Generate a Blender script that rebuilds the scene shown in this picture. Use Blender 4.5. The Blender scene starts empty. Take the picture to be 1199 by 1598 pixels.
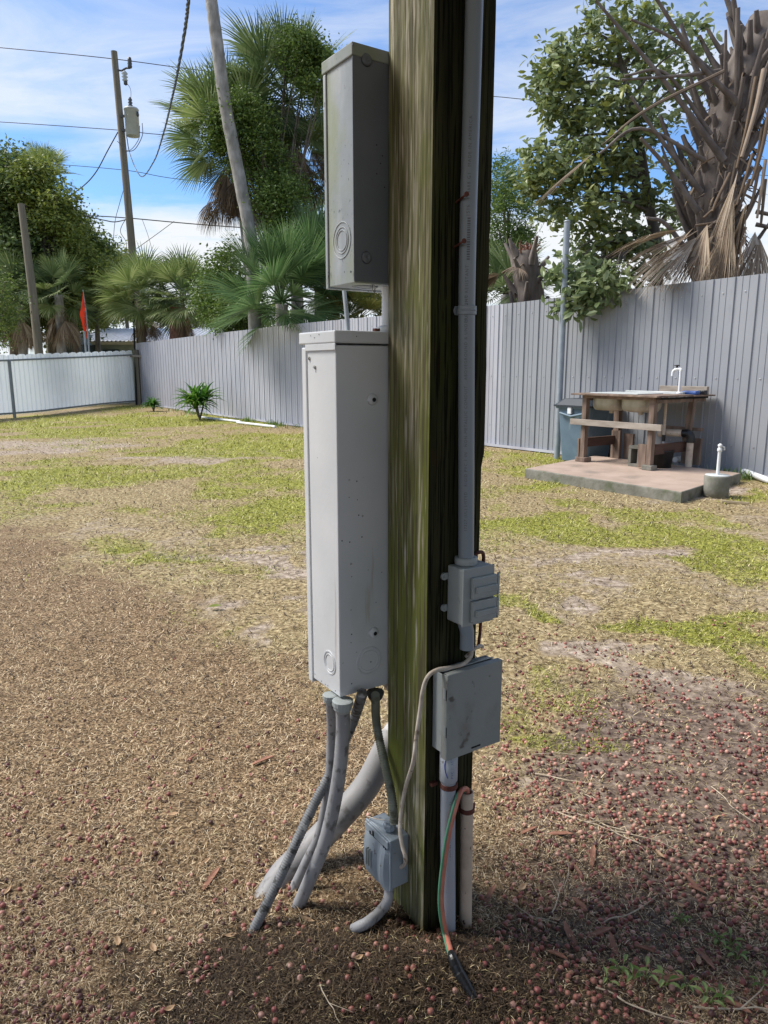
import bpy, bmesh, math, random
import numpy as np
from mathutils import Vector, Matrix
random.seed(7); RNG = np.random.default_rng(11)
scene = bpy.context.scene; COL = scene.collection

# ------------------------------------------------------------------ camera, sky, sun, exposure
FPX = 1130.0; TH = math.atan(224/FPX); CS, SN = math.cos(TH), math.sin(TH); EYE = 1.32
cam_d = bpy.data.cameras.new('camera'); cam = bpy.data.objects.new('camera', cam_d); COL.objects.link(cam)
cam.location = (0, 0, EYE); cam.rotation_euler = (math.pi/2 - TH, 0, 0)
cam_d.sensor_fit = 'HORIZONTAL'; cam_d.sensor_width = 36; cam_d.lens = 36*FPX/1199
cam_d.clip_start = 0.05; cam_d.clip_end = 2000
scene.camera = cam

SUN_EL, SUN_AZ = math.radians(50), math.radians(-80)      # azimuth from +Y towards +X
world = bpy.data.worlds.new("World"); scene.world = world; world.use_nodes = True
wn, wl = world.node_tree.nodes, world.node_tree.links
wn.clear()
w_out = wn.new('ShaderNodeOutputWorld'); w_bg = wn.new('ShaderNodeBackground')
w_sky = wn.new('ShaderNodeTexSky'); w_sky.sky_type = 'NISHITA'; w_sky.sun_disc = False
w_sky.sun_elevation = SUN_EL; w_sky.sun_rotation = SUN_AZ; w_sky.air_density = 1.0; w_sky.dust_density = 0.3; w_sky.ozone_density = 2.5
w_bg.inputs['Strength'].default_value = 0.12
w_tc = wn.new('ShaderNodeTexCoord'); w_sep = wn.new('ShaderNodeSeparateXYZ')
wl.new(w_tc.outputs['Generated'], w_sep.inputs[0])
def wmath(op, a, b=None, clamp=False):
    n = wn.new('ShaderNodeMath'); n.operation = op; n.use_clamp = clamp
    for i, v in enumerate((a, b)):
        if v is None: continue
        if isinstance(v, (int, float)): n.inputs[i].default_value = v
        else: wl.new(v, n.inputs[i])
    return n.outputs[0]
zc = wmath('MAXIMUM', w_sep.outputs['Z'], 0.02)
den = wmath('ADD', zc, 0.12)
comb = wn.new('ShaderNodeCombineXYZ')
wl.new(wmath('DIVIDE', w_sep.outputs['X'], den), comb.inputs[0]); wl.new(wmath('DIVIDE', w_sep.outputs['Y'], den), comb.inputs[1])
def wnoise(scale, detail, rough, dist, sx=1.0, sy=1.0, off=(0, 0, 0), rot=0.0):
    mp = wn.new('ShaderNodeMapping'); mp.inputs['Scale'].default_value = (sx, sy, 1); mp.inputs['Location'].default_value = off
    mp.inputs['Rotation'].default_value = (0, 0, rot)
    wl.new(comb.outputs[0], mp.inputs[0])
    n = wn.new('ShaderNodeTexNoise'); n.inputs['Scale'].default_value = scale; n.inputs['Detail'].default_value = detail
    n.inputs['Roughness'].default_value = rough; n.inputs['Distortion'].default_value = dist
    wl.new(mp.outputs[0], n.inputs['Vector']); return n.outputs['Fac']
n_cirrus = wnoise(1.1, 9, 0.62, 0.9, 1.0, 2.0, (3.1, 1.7, 0), 0.35)
n_big = wnoise(0.9, 7, 0.55, 0.3, 1.0, 1.3, (0.4, 4.2, 0))
# coverage by height above the horizon: white bank low down, a clear blue band, thin veil above it
lift = wmath('ADD', w_sep.outputs['Z'], wmath('MULTIPLY', wmath('SUBTRACT', n_big, 0.5), 0.11))
w_r = wn.new('ShaderNodeValToRGB'); wl.new(lift, w_r.inputs[0])
e = w_r.color_ramp.elements
e[0].position = 0.165; e[0].color = (1, 1, 1, 1); e[1].position = 0.215; e[1].color = (0.0, 0.0, 0.0, 1)
for p, v in ((0.25, 0.02), (0.285, 0.5), (0.33, 0.52), (0.37, 0.27), (0.55, 0.25), (1.0, 0.3)):
    k = e.new(p); k.color = (v, v, v, 1)
w_r2 = wn.new('ShaderNodeValToRGB'); wl.new(n_cirrus, w_r2.inputs[0])
w_r2.color_ramp.elements[0].position = 0.36; w_r2.color_ramp.elements[1].position = 0.62
cov = wmath('ADD', wmath('MULTIPLY', w_r.outputs[0], 1.0), wmath('MULTIPLY', wmath('SUBTRACT', w_r2.outputs[0], 0.5), 0.5))
edge = wmath('GREATER_THAN', w_r.outputs[0], 0.02)
cov = wmath('MULTIPLY', cov, wmath('MINIMUM', wmath('MULTIPLY', w_r.outputs[0], 4.0), 1.0), True)
tint = wn.new('ShaderNodeMix'); tint.data_type = 'RGBA'; tint.blend_type = 'MULTIPLY'; tint.inputs[0].default_value = 1
wl.new(w_sky.outputs[0], tint.inputs[6]); tint.inputs[7].default_value = (0.85, 1.10, 1.38, 1)
wm = wn.new('ShaderNodeMix'); wm.data_type = 'RGBA'; wl.new(cov, wm.inputs[0]); wl.new(tint.outputs[2], wm.inputs[6])
wm.inputs[7].default_value = (6.3, 6.55, 6.8, 1)
wl.new(wm.outputs[2], w_bg.inputs['Color']); wl.new(w_bg.outputs[0], w_out.inputs['Surface'])

sun_d = bpy.data.lights.new('sun', 'SUN'); sun_d.energy = 5.0; sun_d.angle = math.radians(28); sun_d.color = (1.0, 0.95, 0.87)
sun = bpy.data.objects.new('sun', sun_d); COL.objects.link(sun)
sdir = Vector((math.sin(SUN_AZ)*math.cos(SUN_EL), math.cos(SUN_AZ)*math.cos(SUN_EL), math.sin(SUN_EL)))
sun.rotation_euler = sdir.to_track_quat('Z', 'Y').to_euler()
vs = scene.view_settings; vs.view_transform = 'Standard'; vs.look = 'None'; vs.exposure = 0.30; vs.gamma = 1.0
scene.cycles.max_bounces = 6; scene.cycles.diffuse_bounces = 3; scene.cycles.glossy_bounces = 2; scene.cycles.transmission_bounces = 2

# ------------------------------------------------------------------ measuring helpers (survey of the place)
def ray(px, py):
    a = (px-599.5)/FPX; b = (799-py)/FPX
    return np.array([a, CS+b*SN, -SN+b*CS])
def W(px, py, Y):
    d = ray(px, py); return Vector(np.array([0, 0, EYE]) + d*(Y/d[1]))
def G(px, py, z=0.0):
    d = ray(px, py); return Vector(np.array([0, 0, EYE]) + d*((z-EYE)/d[2]))
ANG = math.radians(33.5)
UU = np.array([math.cos(ANG), math.sin(ANG), 0]); VV = np.array([-math.sin(ANG), math.cos(ANG), 0]); CC = np.array([.0913, 1.471, 0])
PW = 0.152
def P(s, t, z): return Vector(CC + UU*s + VV*t + np.array([0, 0, z]))
RP = Matrix((UU, VV, (0, 0, 1))).transposed()
def PT(px, py, t):
    d = ray(px, py); o = np.array([0, 0, EYE])-CC; k = (t-o@VV)/(d@VV); p = o+k*d; return p@UU, p[2]
def PS(px, py, s):
    d = ray(px, py); o = np.array([0, 0, EYE])-CC; k = (s-o@UU)/(d@UU); p = o+k*d; return p@VV, p[2]

# ------------------------------------------------------------------ materials
def rgb(c): return (c[0], c[1], c[2], 1)
def mat(name, cols, scale=6.0, stretch=(1, 1, 1), rough=0.6, metal=0.0, bump=0.0, bscale=None, bstretch=None,
        island=0.0, trans=0.0, spots=(), detail=6.0, spec=0.5, bdist=0.01):
    m = bpy.data.materials.new(name); m.use_nodes = True; n, l = m.node_tree.nodes, m.node_tree.links
    bs = n['Principled BSDF']; out = n['Material Output']
    bs.inputs['Roughness'].default_value = rough; bs.inputs['Metallic'].default_value = metal
    bs.inputs['Specular IOR Level'].default_value = spec
    tc = n.new('ShaderNodeTexCoord')
    def noise(sc, st, det=detail, off=0):
        mp = n.new('ShaderNodeMapping'); mp.inputs['Scale'].default_value = st; mp.inputs['Location'].default_value = (off, off*.7, off*.3)
        l.new(tc.outputs['Object'], mp.inputs[0])
        t = n.new('ShaderNodeTexNoise'); t.inputs['Scale'].default_value = sc; t.inputs['Detail'].default_value = det
        l.new(mp.outputs[0], t.inputs['Vector']); return t.outputs['Fac']
    fac = noise(scale, stretch)
    rp = n.new('ShaderNodeValToRGB'); el = rp.color_ramp.elements
    cols = [(p, c) for p, c in cols]
    el[0].position = cols[0][0]; el[0].color = rgb(cols[0][1]); el[1].position = cols[-1][0]; el[1].color = rgb(cols[-1][1])
    for p, c in cols[1:-1]:
        k = el.new(p); k.color = rgb(c)
    if island > 0:
        ge = n.new('ShaderNodeNewGeometry'); mx = n.new('ShaderNodeMix'); mx.inputs[0].default_value = island
        l.new(fac, mx.inputs[2]); l.new(ge.outputs['Random Per Island'], mx.inputs[3]); fac = mx.outputs[0]
    l.new(fac, rp.inputs[0]); col = rp.outputs[0]
    for i, (c, sc, lo, hi, st) in enumerate(spots):
        f2 = noise(sc, st, 5, 3.7*(i+1)); mr = n.new('ShaderNodeMapRange'); mr.inputs[1].default_value = lo; mr.inputs[2].default_value = hi
        l.new(f2, mr.inputs[0]); mx = n.new('ShaderNodeMix'); mx.data_type = 'RGBA'
        l.new(mr.outputs[0], mx.inputs[0]); l.new(col, mx.inputs[6]); mx.inputs[7].default_value = rgb(c); col = mx.outputs[2]
    l.new(col, bs.inputs['Base Color'])
    if bump > 0:
        bp = n.new('ShaderNodeBump'); bp.inputs['Strength'].default_value = bump; bp.inputs['Distance'].default_value = bdist
        l.new(noise(bscale or scale*3, bstretch or stretch, 6, 1.3), bp.inputs['Height']); l.new(bp.outputs[0], bs.inputs['Normal'])
    if trans > 0:
        tr = n.new('ShaderNodeBsdfTranslucent'); l.new(col, tr.inputs[0]); ms = n.new('ShaderNodeMixShader'); ms.inputs[0].default_value = trans
        l.new(bs.outputs[0], ms.inputs[1]); l.new(tr.outputs[0], ms.inputs[2]); l.new(ms.outputs[0], out.inputs[0])
    return m
def flat2(a, k=0.85): return [(0.3, tuple(x*k for x in a)), (0.7, a)]
M = {}
LONG = (1, 1, 0.05)
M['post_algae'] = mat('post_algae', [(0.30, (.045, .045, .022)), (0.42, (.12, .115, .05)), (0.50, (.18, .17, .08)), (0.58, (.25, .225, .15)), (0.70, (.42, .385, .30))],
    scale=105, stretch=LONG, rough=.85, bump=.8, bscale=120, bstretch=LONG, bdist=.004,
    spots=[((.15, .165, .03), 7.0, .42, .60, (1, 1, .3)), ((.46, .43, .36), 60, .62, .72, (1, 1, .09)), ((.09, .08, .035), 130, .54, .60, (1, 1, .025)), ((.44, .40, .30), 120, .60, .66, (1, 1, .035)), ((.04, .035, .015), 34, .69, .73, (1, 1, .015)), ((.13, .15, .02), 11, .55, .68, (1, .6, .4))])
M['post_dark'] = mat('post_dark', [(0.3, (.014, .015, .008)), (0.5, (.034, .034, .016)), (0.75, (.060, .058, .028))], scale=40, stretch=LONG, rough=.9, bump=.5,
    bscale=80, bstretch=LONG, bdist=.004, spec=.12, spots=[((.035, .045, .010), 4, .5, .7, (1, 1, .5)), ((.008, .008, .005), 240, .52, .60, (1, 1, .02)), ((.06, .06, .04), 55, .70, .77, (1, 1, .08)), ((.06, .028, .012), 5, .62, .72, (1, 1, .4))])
M['upper_paint'] = mat('upper_paint', [(0.35, (.26, .285, .305)), (0.7, (.34, .37, .395))], scale=9, rough=.55, bump=.05, bscale=120,
    spots=[((.50, .52, .53), 7, .50, .66, (1, 1, .3)), ((.24, .27, .12), 6, .48, .64, (1, 1, .5)), ((.05, .05, .05), 160, .66, .72, (1, 1, .45))])
M['upper_back'] = mat('upper_back', [(0.3, (.12, .135, .155)), (0.7, (.155, .17, .195))], scale=7, rough=.5, bump=.04, bscale=120, spots=[((.02, .02, .02), 75, .73, .76, (1, 1, 1))])
M['lower_paint'] = mat('lower_paint', [(0.3, (.56, .58, .60)), (0.7, (.66, .67, .68))], scale=5, rough=.42, bump=.04, bscale=90,
    spots=[((.42, .47, .42), 4, .60, .78, (1, 1, .4)), ((.10, .09, .07), 70, .755, .78, (1, 1, 1)), ((.40, .39, .36), 12, .62, .8, (1, 1, .2)), ((.38, .33, .27), 34, .67, .75, (1, 1, .07))])
M['grey_pvc'] = mat('grey_pvc', [(0.3, (.22, .26, .30)), (0.7, (.28, .32, .36))], scale=8, stretch=(1, 1, .2), rough=.38, spots=[((.15, .15, .15), 90, .72, .76, (1, 1, 1))])
M['box_grey'] = mat('box_grey', [(0.3, (.30, .335, .335)), (0.7, (.37, .40, .395))], scale=8, rough=.5, bump=.04, bscale=150, spots=[((.55, .57, .56), 14, .68, .74, (1, 1, 1)), ((.16, .16, .14), 25, .70, .78, (1, 1, .6))])
M['lid_grey'] = mat('lid_grey', [(0.3, (.25, .275, .265)), (0.7, (.31, .33, .315))], scale=6, rough=.5, bump=.04, bscale=150, spots=[((.07, .065, .06), 38, .64, .70, (1, 1, .8)), ((.19, .18, .16), 10, .6, .75, (1, 1, .6))])
M['blue_grey'] = mat('blue_grey', [(0.3, (.22, .27, .32)), (0.7, (.30, .345, .39))], scale=8, rough=.5, spots=[((.12, .11, .09), 40, .64, .72, (1, 1, 1)), ((.42, .43, .42), 18, .64, .74, (1, 1, 1))])
M['old_pvc'] = mat('old_pvc', [(0.3, (.22, .215, .21)), (0.7, (.31, .30, .295))], scale=9, rough=.55, spots=[((.15, .14, .13), 40, .58, .72, (1, 1, 1)), ((.46, .44, .42), 14, .6, .72, (1, 1, 1))])
M['white_pvc'] = mat('white_pvc', [(0.3, (.33, .36, .40)), (0.7, (.42, .45, .49))], scale=9, stretch=(1, 1, .2), rough=.4, spots=[((.20, .18, .17), 60, .69, .74, (1, 1, .6))])
M['cream_pvc'] = mat('cream_pvc', [(0.3, (.50, .40, .31)), (0.7, (.62, .52, .41))], scale=9, rough=.5, spots=[((.10, .06, .04), 75, .68, .72, (1, 1, .7)), ((.38, .29, .22), 12, .55, .75, (1, 1, 1))])
M['flex'] = mat('flex', [(0.3, (.13, .135, .14)), (0.7, (.24, .245, .25))], scale=16, rough=.6, spots=[((.05, .05, .045), 45, .55, .62, (1, 1, 1)), ((.42, .42, .41), 38, .66, .72, (1, 1, 1))])
M['flex_green'] = mat('flex_green', [(0.3, (.13, .14, .10)), (0.7, (.23, .245, .21))], scale=12, rough=.6, spots=[((.06, .065, .04), 30, .52, .66, (1, 1, 1))])
M['dirty_conduit'] = mat('dirty_conduit', [(0.3, (.25, .25, .26)), (0.7, (.35, .35, .36))], scale=12, rough=.55, spots=[((.13, .125, .12), 60, .56, .66, (1, 1, .6)), ((.46, .46, .46), 25, .66, .74, (1, 1, 1))])
M['dark_fit'] = mat('dark_fit', flat2((.06, .065, .07)), rough=.5)
M['black'] = mat('black', flat2((.012, .012, .013)), rough=.35)
M['hole'] = mat('hole', flat2((.01, .01, .01)), rough=.9)
M['cable_white'] = mat('cable_white', [(0.3, (.40, .33, .26)), (0.7, (.62, .56, .48))], scale=40, rough=.6, spots=[((.18, .14, .10), 50, .62, .72, (1, 1, 1))])
M['wire_red'] = mat('wire_red', [(0.3, (.42, .13, .08)), (0.7, (.60, .24, .17))], scale=30, rough=.5)
M['wire_green'] = mat('wire_green', flat2((.10, .30, .18)), scale=30, rough=.5)
M['wire_blk'] = mat('wire_blk', [(0.3, (.02, .02, .02)), (0.7, (.07, .07, .07))], scale=90, rough=.5)
M['rust'] = mat('rust', [(0.3, (.07, .018, .012)), (0.7, (.14, .04, .025))], scale=40, rough=.7)
M['rust_wire'] = mat('rust_wire', [(0.3, (.16, .06, .04)), (0.7, (.26, .11, .08))], scale=40, rough=.6)
M['screw'] = mat('screw', [(0.3, (.35, .35, .34)), (0.7, (.6, .6, .58))], scale=90, rough=.4, metal=.6)
M['ink'] = mat('ink', flat2((.13, .14, .16)), rough=.6)
M['ink_blue'] = mat('ink_blue', flat2((.10, .12, .38)), rough=.6)
M['white_paint'] = mat('white_paint', flat2((.75, .76, .76)), scale=6, rough=.5)
M['fence_grey'] = mat('fence_grey', [(0.3, (.25, .26, .28)), (0.7, (.285, .295, .315))], scale=1.2, rough=.55, spots=[((.17, .18, .195), 3.0, .60, .78, (1, 1, .3)), ((.36, .36, .38), 9, .70, .78, (1, 1, .2))])
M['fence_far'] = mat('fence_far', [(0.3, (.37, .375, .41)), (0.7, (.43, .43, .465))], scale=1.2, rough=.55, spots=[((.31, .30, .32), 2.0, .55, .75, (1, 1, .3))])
M['fence_white'] = mat('fence_white', [(0.3, (.80, .86, .90)), (0.7, (.86, .91, .95))], scale=1.5, rough=.4, trans=.22)
M['rail_grey'] = mat('rail_grey', flat2((.22, .25, .26)), scale=4, rough=.6)
M['galv'] = mat('galv', [(0.3, (.24, .28, .31)), (0.7, (.34, .37, .40))], scale=8, rough=.5, metal=.2)
M['pole_wood'] = mat('pole_wood', [(0.3, (.11, .10, .075)), (0.7, (.235, .205, .155))], scale=8, stretch=(1, 1, .08), rough=.9)
M['palm_bark'] = mat('palm_bark', [(0.3, (.17, .16, .14)), (0.55, (.30, .285, .26)), (0.75, (.43, .41, .38))], scale=7, stretch=(1, 1, .5), rough=.9, bump=.5, bscale=14, bdist=.03)
M['bark'] = mat('bark', [(0.3, (.07, .06, .048)), (0.7, (.17, .15, .125))], scale=9, stretch=(1, 1, .3), rough=.9, bump=.5, bdist=.02)
M['boot'] = mat('boot', [(0.25, (.05, .038, .032)), (0.5, (.13, .105, .09)), (0.8, (.27, .23, .20))], scale=9, stretch=(1, 1, .3), rough=.9, bump=.4, bdist=.01, island=.3)
M['dead_leaf'] = mat('dead_leaf', [(0.15, (.14, .095, .06)), (0.5, (.29, .21, .14)), (0.85, (.47, .38, .27))], scale=7, rough=.85, island=.75, trans=.15)
M['dead_pale'] = mat('dead_pale', [(0.15, (.26, .19, .135)), (0.5, (.45, .36, .27)), (0.85, (.62, .54, .44))], scale=7, rough=.85, island=.7, trans=.12)
M['skirt'] = mat('skirt', [(0.15, (.07, .05, .035)), (0.5, (.16, .115, .08)), (0.85, (.27, .20, .135))], scale=7, rough=.9, island=.8, trans=.15)
M['red_fibre'] = mat('red_fibre', [(0.3, (.15, .06, .04)), (0.7, (.30, .16, .11))], scale=9, rough=.9, bump=.6, bdist=.03)
def leafm(name, a, b, c, isl=.75, tr=.35, rough=.5):
    M[name] = mat(name, [(0.15, a), (0.5, b), (0.85, c)], scale=1.2, island=isl, trans=tr, rough=rough)
leafm('oak_dark', (.055, .085, .02), (.10, .15, .038), (.19, .25, .075))
leafm('oak_mid', (.06, .10, .018), (.11, .17, .03), (.20, .26, .06))
leafm('oak_yellow', (.11, .15, .022), (.20, .25, .04), (.32, .36, .08))
leafm('vine_green', (.06, .11, .02), (.12, .19, .036), (.21, .29, .065))
leafm('grape', (.10, .14, .055), (.20, .26, .11), (.34, .40, .21), rough=.4, tr=.45)
leafm('grape_tip', (.12, .15, .03), (.20, .235, .05), (.33, .35, .10), rough=.4)
leafm('sabal', (.055, .095, .032), (.115, .17, .062), (.23, .29, .13))
leafm('sabal_yellow', (.11, .16, .042), (.19, .25, .078), (.33, .38, .16))  # paler, yellower frond colour
leafm('palmetto', (.045, .095, .03), (.085, .16, .055), (.17, .26, .10))
leafm('palmetto_yel', (.14, .16, .03), (.24, .24, .05), (.36, .33, .10))
leafm('dracaena', (.03, .10, .012), (.07, .20, .022), (.22, .36, .06), rough=.35)
leafm('weed', (.07, .13, .02), (.14, .22, .05), (.26, .34, .11), tr=.25)
M['grass_green'] = mat('grass_green', [(0.1, (.12, .135, .018)), (0.5, (.30, .31, .042)), (0.9, (.53, .52, .12))], scale=3, island=.8, trans=.2, rough=.6)
M['thatch'] = mat('thatch', [(0.1, (.14, .095, .04)), (0.4, (.32, .25, .115)), (0.7, (.50, .41, .20)), (0.95, (.72, .63, .37))], scale=3, island=.85, rough=.8)
M['mulch'] = mat('mulch', [(0.1, (.055, .030, .014)), (0.35, (.25, .160, .082)), (0.65, (.47, .33, .185)), (0.95, (.84, .69, .46))], scale=3, island=.9, rough=.85)
M['mulch_dark'] = mat('mulch_dark', [(0.1, (.018, .011, .006)), (0.5, (.055, .034, .018)), (0.9, (.18, .125, .07))], scale=3, island=.9, rough=.85)
M['berry'] = mat('berry', [(0.1, (.06, .022, .02)), (0.4, (.20, .055, .047)), (0.7, (.33, .12, .09)), (0.95, (.56, .33, .25))], scale=3, island=.85, rough=.5)
def berry_mat(name, c): M[name] = mat(name, flat2(c, .6), scale=130, rough=.5)
for nm, c in (('berry_a', (.27, .075, .065)), ('berry_b', (.36, .14, .10)), ('berry_c', (.10, .035, .03)), ('berry_d', (.42, .23, .18))): berry_mat(nm, c)
M['twig'] = mat('twig', [(0.3, (.32, .25, .17)), (0.7, (.56, .47, .35))], scale=30, rough=.8)
M['chip'] = mat('chip', [(0.3, (.20, .085, .05)), (0.7, (.40, .20, .13))], scale=40, stretch=(1, .2, 1), rough=.85)
M['dry_leaf'] = mat('dry_leaf', [(0.3, (.34, .19, .09)), (0.7, (.60, .43, .26))], scale=30, rough=.7, trans=.1)
M['concrete'] = mat('concrete', [(0.3, (.13, .125, .10)), (0.7, (.23, .22, .185))], scale=7, rough=.9, bump=.4, bscale=40, spots=[((.09, .10, .055), 6, .5, .7, (1, 1, 1))])
M['slab_top'] = mat('slab_top', [(0.3, (.32, .235, .18)), (0.7, (.42, .315, .25))], scale=4, rough=.85, bump=.15, bscale=60, spots=[((.24, .19, .15), 3, .56, .72, (1, 1, 1)), ((.5, .4, .33), 30, .70, .75, (1, 1, 1))])
M['old_wood'] = mat('old_wood', [(0.3, (.10, .067, .048)), (0.7, (.26, .185, .14))], scale=11, stretch=(1, 1, .25), rough=.85, bump=.3, bdist=.004)
M['grey_wood'] = mat('grey_wood', [(0.3, (.20, .165, .13)), (0.7, (.38, .33, .28))], scale=11, stretch=(.3, .3, 1), rough=.85, bump=.3, bdist=.004)
M['dark_wood'] = mat('dark_wood', [(0.3, (.055, .028, .02)), (0.7, (.12, .065, .046))], scale=11, stretch=(.3, .3, 1), rough=.85)
M['steel'] = mat('steel', [(0.3, (.30, .27, .21)), (0.7, (.46, .42, .34))], scale=8, rough=.42, metal=.4)
M['counter'] = mat('counter', [(0.3, (.42, .45, .44)), (0.7, (.62, .64, .62))], scale=5, rough=.4)
M['bin_blue'] = mat('bin_blue', [(0.3, (.085, .135, .18)), (0.7, (.125, .185, .235))], scale=5, rough=.5, spots=[((.20, .26, .28), 8, .62, .75, (1, 1, .4))])
M['bin_lid'] = mat('bin_lid', flat2((.025, .033, .042)), scale=5, rough=.5)
M['blue_plastic'] = mat('blue_plastic', flat2((.03, .09, .30)), rough=.5)
M['orange'] = mat('orange', flat2((.85, .055, .015), .95), rough=.7, trans=.3)
M['roof_metal'] = mat('roof_metal', [(0.3, (.50, .49, .48)), (0.7, (.68, .68, .68))], scale=2, rough=.5)
M['house_wall'] = mat('house_wall', flat2((.42, .48, .40)), scale=2, rough=.8)
M['house_trim'] = mat('house_trim', flat2((.50, .43, .27)), rough=.8)
M['house_dark'] = mat('house_dark', flat2((.06, .085, .085)), rough=.8)
M['ceramic'] = mat('ceramic', flat2((.42, .46, .46)), rough=.35)
M['pallet'] = mat('pallet', flat2((.34, .27, .17)), scale=8, rough=.85)

# ------------------------------------------------------------------ object helpers
ORG = {}
def finish(o, name_world_origin, parent):
    ORG[o.name] = Vector(name_world_origin)
    if parent is not None:
        o.parent = parent; o.location = Vector(name_world_origin) - ORG[parent.name]
    else: o.location = Vector(name_world_origin)
    return o
def tag(o, label=None, cat=None, group=None, kind=None):
    if label: o['label'] = label
    if cat: o['category'] = cat
    if group: o['group'] = group
    if kind: o['kind'] = kind
    return o
def thing(name, label, cat, loc, group=None):
    o = bpy.data.objects.new(name, None); o.empty_display_size = .1; COL.objects.link(o)
    finish(o, loc, None); return tag(o, label, cat, group)
def np_obj(name, V, F, m, parent=None, smooth=False, origin=None, mi=None):
    """V (n,3) world coordinates, F (k,3|4) faces"""
    V = np.asarray(V, dtype=np.float64); F = np.asarray(F, dtype=np.int32)
    if origin is None: origin = (V.min(0)+V.max(0))/2; origin[2] = V[:, 2].min()
    me = bpy.data.meshes.new(name); k = F.shape[1]
    me.vertices.add(len(V)); me.vertices.foreach_set('co', (V-np.asarray(origin)).astype(np.float32).ravel())
    me.loops.add(F.size); me.loops.foreach_set('vertex_index', F.ravel())
    me.polygons.add(len(F)); me.polygons.foreach_set('loop_start', np.arange(0, F.size, k, dtype=np.int32))
    me.polygons.foreach_set('loop_total', np.full(len(F), k, dtype=np.int32))
    if smooth: me.polygons.foreach_set('use_smooth', np.ones(len(F), dtype=bool))
    ms = m if isinstance(m, (list, tuple)) else [m]
    for x in ms: me.materials.append(x)
    if mi is not None: me.polygons.foreach_set('material_index', np.asarray(mi, dtype=np.int32))
    me.update(calc_edges=True); me.validate()
    o = bpy.data.objects.new(name, me); COL.objects.link(o)
    return finish(o, origin, parent)
class MB:
    def __init__(s): s.v = []; s.f = []; s.m = []; s.sm = []
    def add(s, vs, fs, mi=0, sm=False):
        b = len(s.v); s.v += [tuple(v) for v in vs]; s.f += [tuple(i+b for i in f) for f in fs]; s.m += [mi]*len(fs); s.sm += [sm]*len(fs); return s
    def bm(s, bm, R=None, T=None, mi=0, sm=False, keep_mi=False):
        bm.verts.index_update(); vs = []
        for v in bm.verts:
            c = v.co.copy()
            if R is not None: c = R @ c
            if T is not None: c = c + T
            vs.append(tuple(c))
        b = len(s.v); s.v += vs
        for f in bm.faces:
            s.f.append(tuple(v.index+b for v in f.verts)); s.m.append(f.material_index if keep_mi else mi); s.sm.append(sm)
        bm.free(); return s
    def box(s, c, h, R=None, bev=0.0, mi=0, seg=2):
        """centre, half sizes"""
        bm = bmesh.new(); bmesh.ops.create_cube(bm, size=2)
        for v in bm.verts: v.co = Vector((v.co.x*h[0], v.co.y*h[1], v.co.z*h[2]))
        if bev > 0: bmesh.ops.bevel(bm, geom=list(bm.edges), offset=min(bev, min(h)*.9), segments=seg, profile=.5, affect='EDGES')
        return s.bm(bm, R, Vector(c), mi)
    def pbox(s, s0, s1, t0, t1, z0, z1, bev=0.0, mi=0):
        return s.box(P((s0+s1)/2, (t0+t1)/2, (z0+z1)/2), (abs(s1-s0)/2, abs(t1-t0)/2, abs(z1-z0)/2), RP, bev, mi)
    def tube(s, pts, r, n=10, mi=0, cap=True, ribs=None, sm=True):
        pts = [Vector(p) for p in pts]; N = len(pts)
        rr = r if isinstance(r, (list, tuple)) else [r]*N
        prev = None; rings = []
        for i, p in enumerate(pts):
            d = (pts[min(i+1, N-1)]-pts[max(i-1, 0)]).normalized()
            if prev is None:
                a = d.orthogonal().normalized()
            else:
                a = (prev - d*prev.dot(d)).normalized()
            prev = a; b = d.cross(a)
            rings.append([p + (a*math.cos(2*math.pi*k/n) + b*math.sin(2*math.pi*k/n))*rr[i] for k in range(n)])
        vs = [v for rg in rings for v in rg]; fs = []
        for i in range(N-1):
            for k in range(n):
                fs.append((i*n+k, i*n+(k+1) % n, (i+1)*n+(k+1) % n, (i+1)*n+k))
        s.add(vs, fs, mi, sm)
        if cap:
            s.add(rings[0][::-1], [tuple(range(n))], mi); s.add(rings[-1], [tuple(range(n))], mi)
        return s
    def ring(s, c, nrm, up, R, r, ru=None, n=32, m=6, mi=0):
        nrm = Vector(nrm).normalized(); up = Vector(up).normalized(); a = up.cross(nrm).normalized(); vs = []; fs = []
        for i in range(n):
            th = 2*math.pi*i/n; d = a*math.cos(th)*R + up*math.sin(th)*(ru or R); dn = d.normalized()
            for j in range(m):
                ph = 2*math.pi*j/m; vs.append(Vector(c)+d+dn*math.cos(ph)*r+nrm*math.sin(ph)*r)
        for i in range(n):
            for j in range(m):
                fs.append((i*m+j, ((i+1) % n)*m+j, ((i+1) % n)*m+(j+1) % m, i*m+(j+1) % m))
        return s.add(vs, fs, mi, True)
    def disc(s, c, nrm, r, h, n=24, mi=0, r2=None, bev=True):
        nrm = Vector(nrm).normalized(); c = Vector(c)
        prof = [(r, 0), (r, h*.7), ((r2 or r*.92), h)]
        a = nrm.orthogonal().normalized(); b = nrm.cross(a); vs = []; fs = []
        for (q, z) in prof:
            vs += [c+nrm*z+(a*math.cos(2*math.pi*k/n)+b*math.sin(2*math.pi*k/n))*q for k in range(n)]
        for i in range(2):
            for k in range(n): fs.append((i*n+k, i*n+(k+1) % n, (i+1)*n+(k+1) % n, (i+1)*n+k))
        fs.append(tuple(2*n+k for k in range(n))); fs.append(tuple(n-1-k for k in range(n)))
        return s.add(vs, fs, mi, False)
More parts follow.
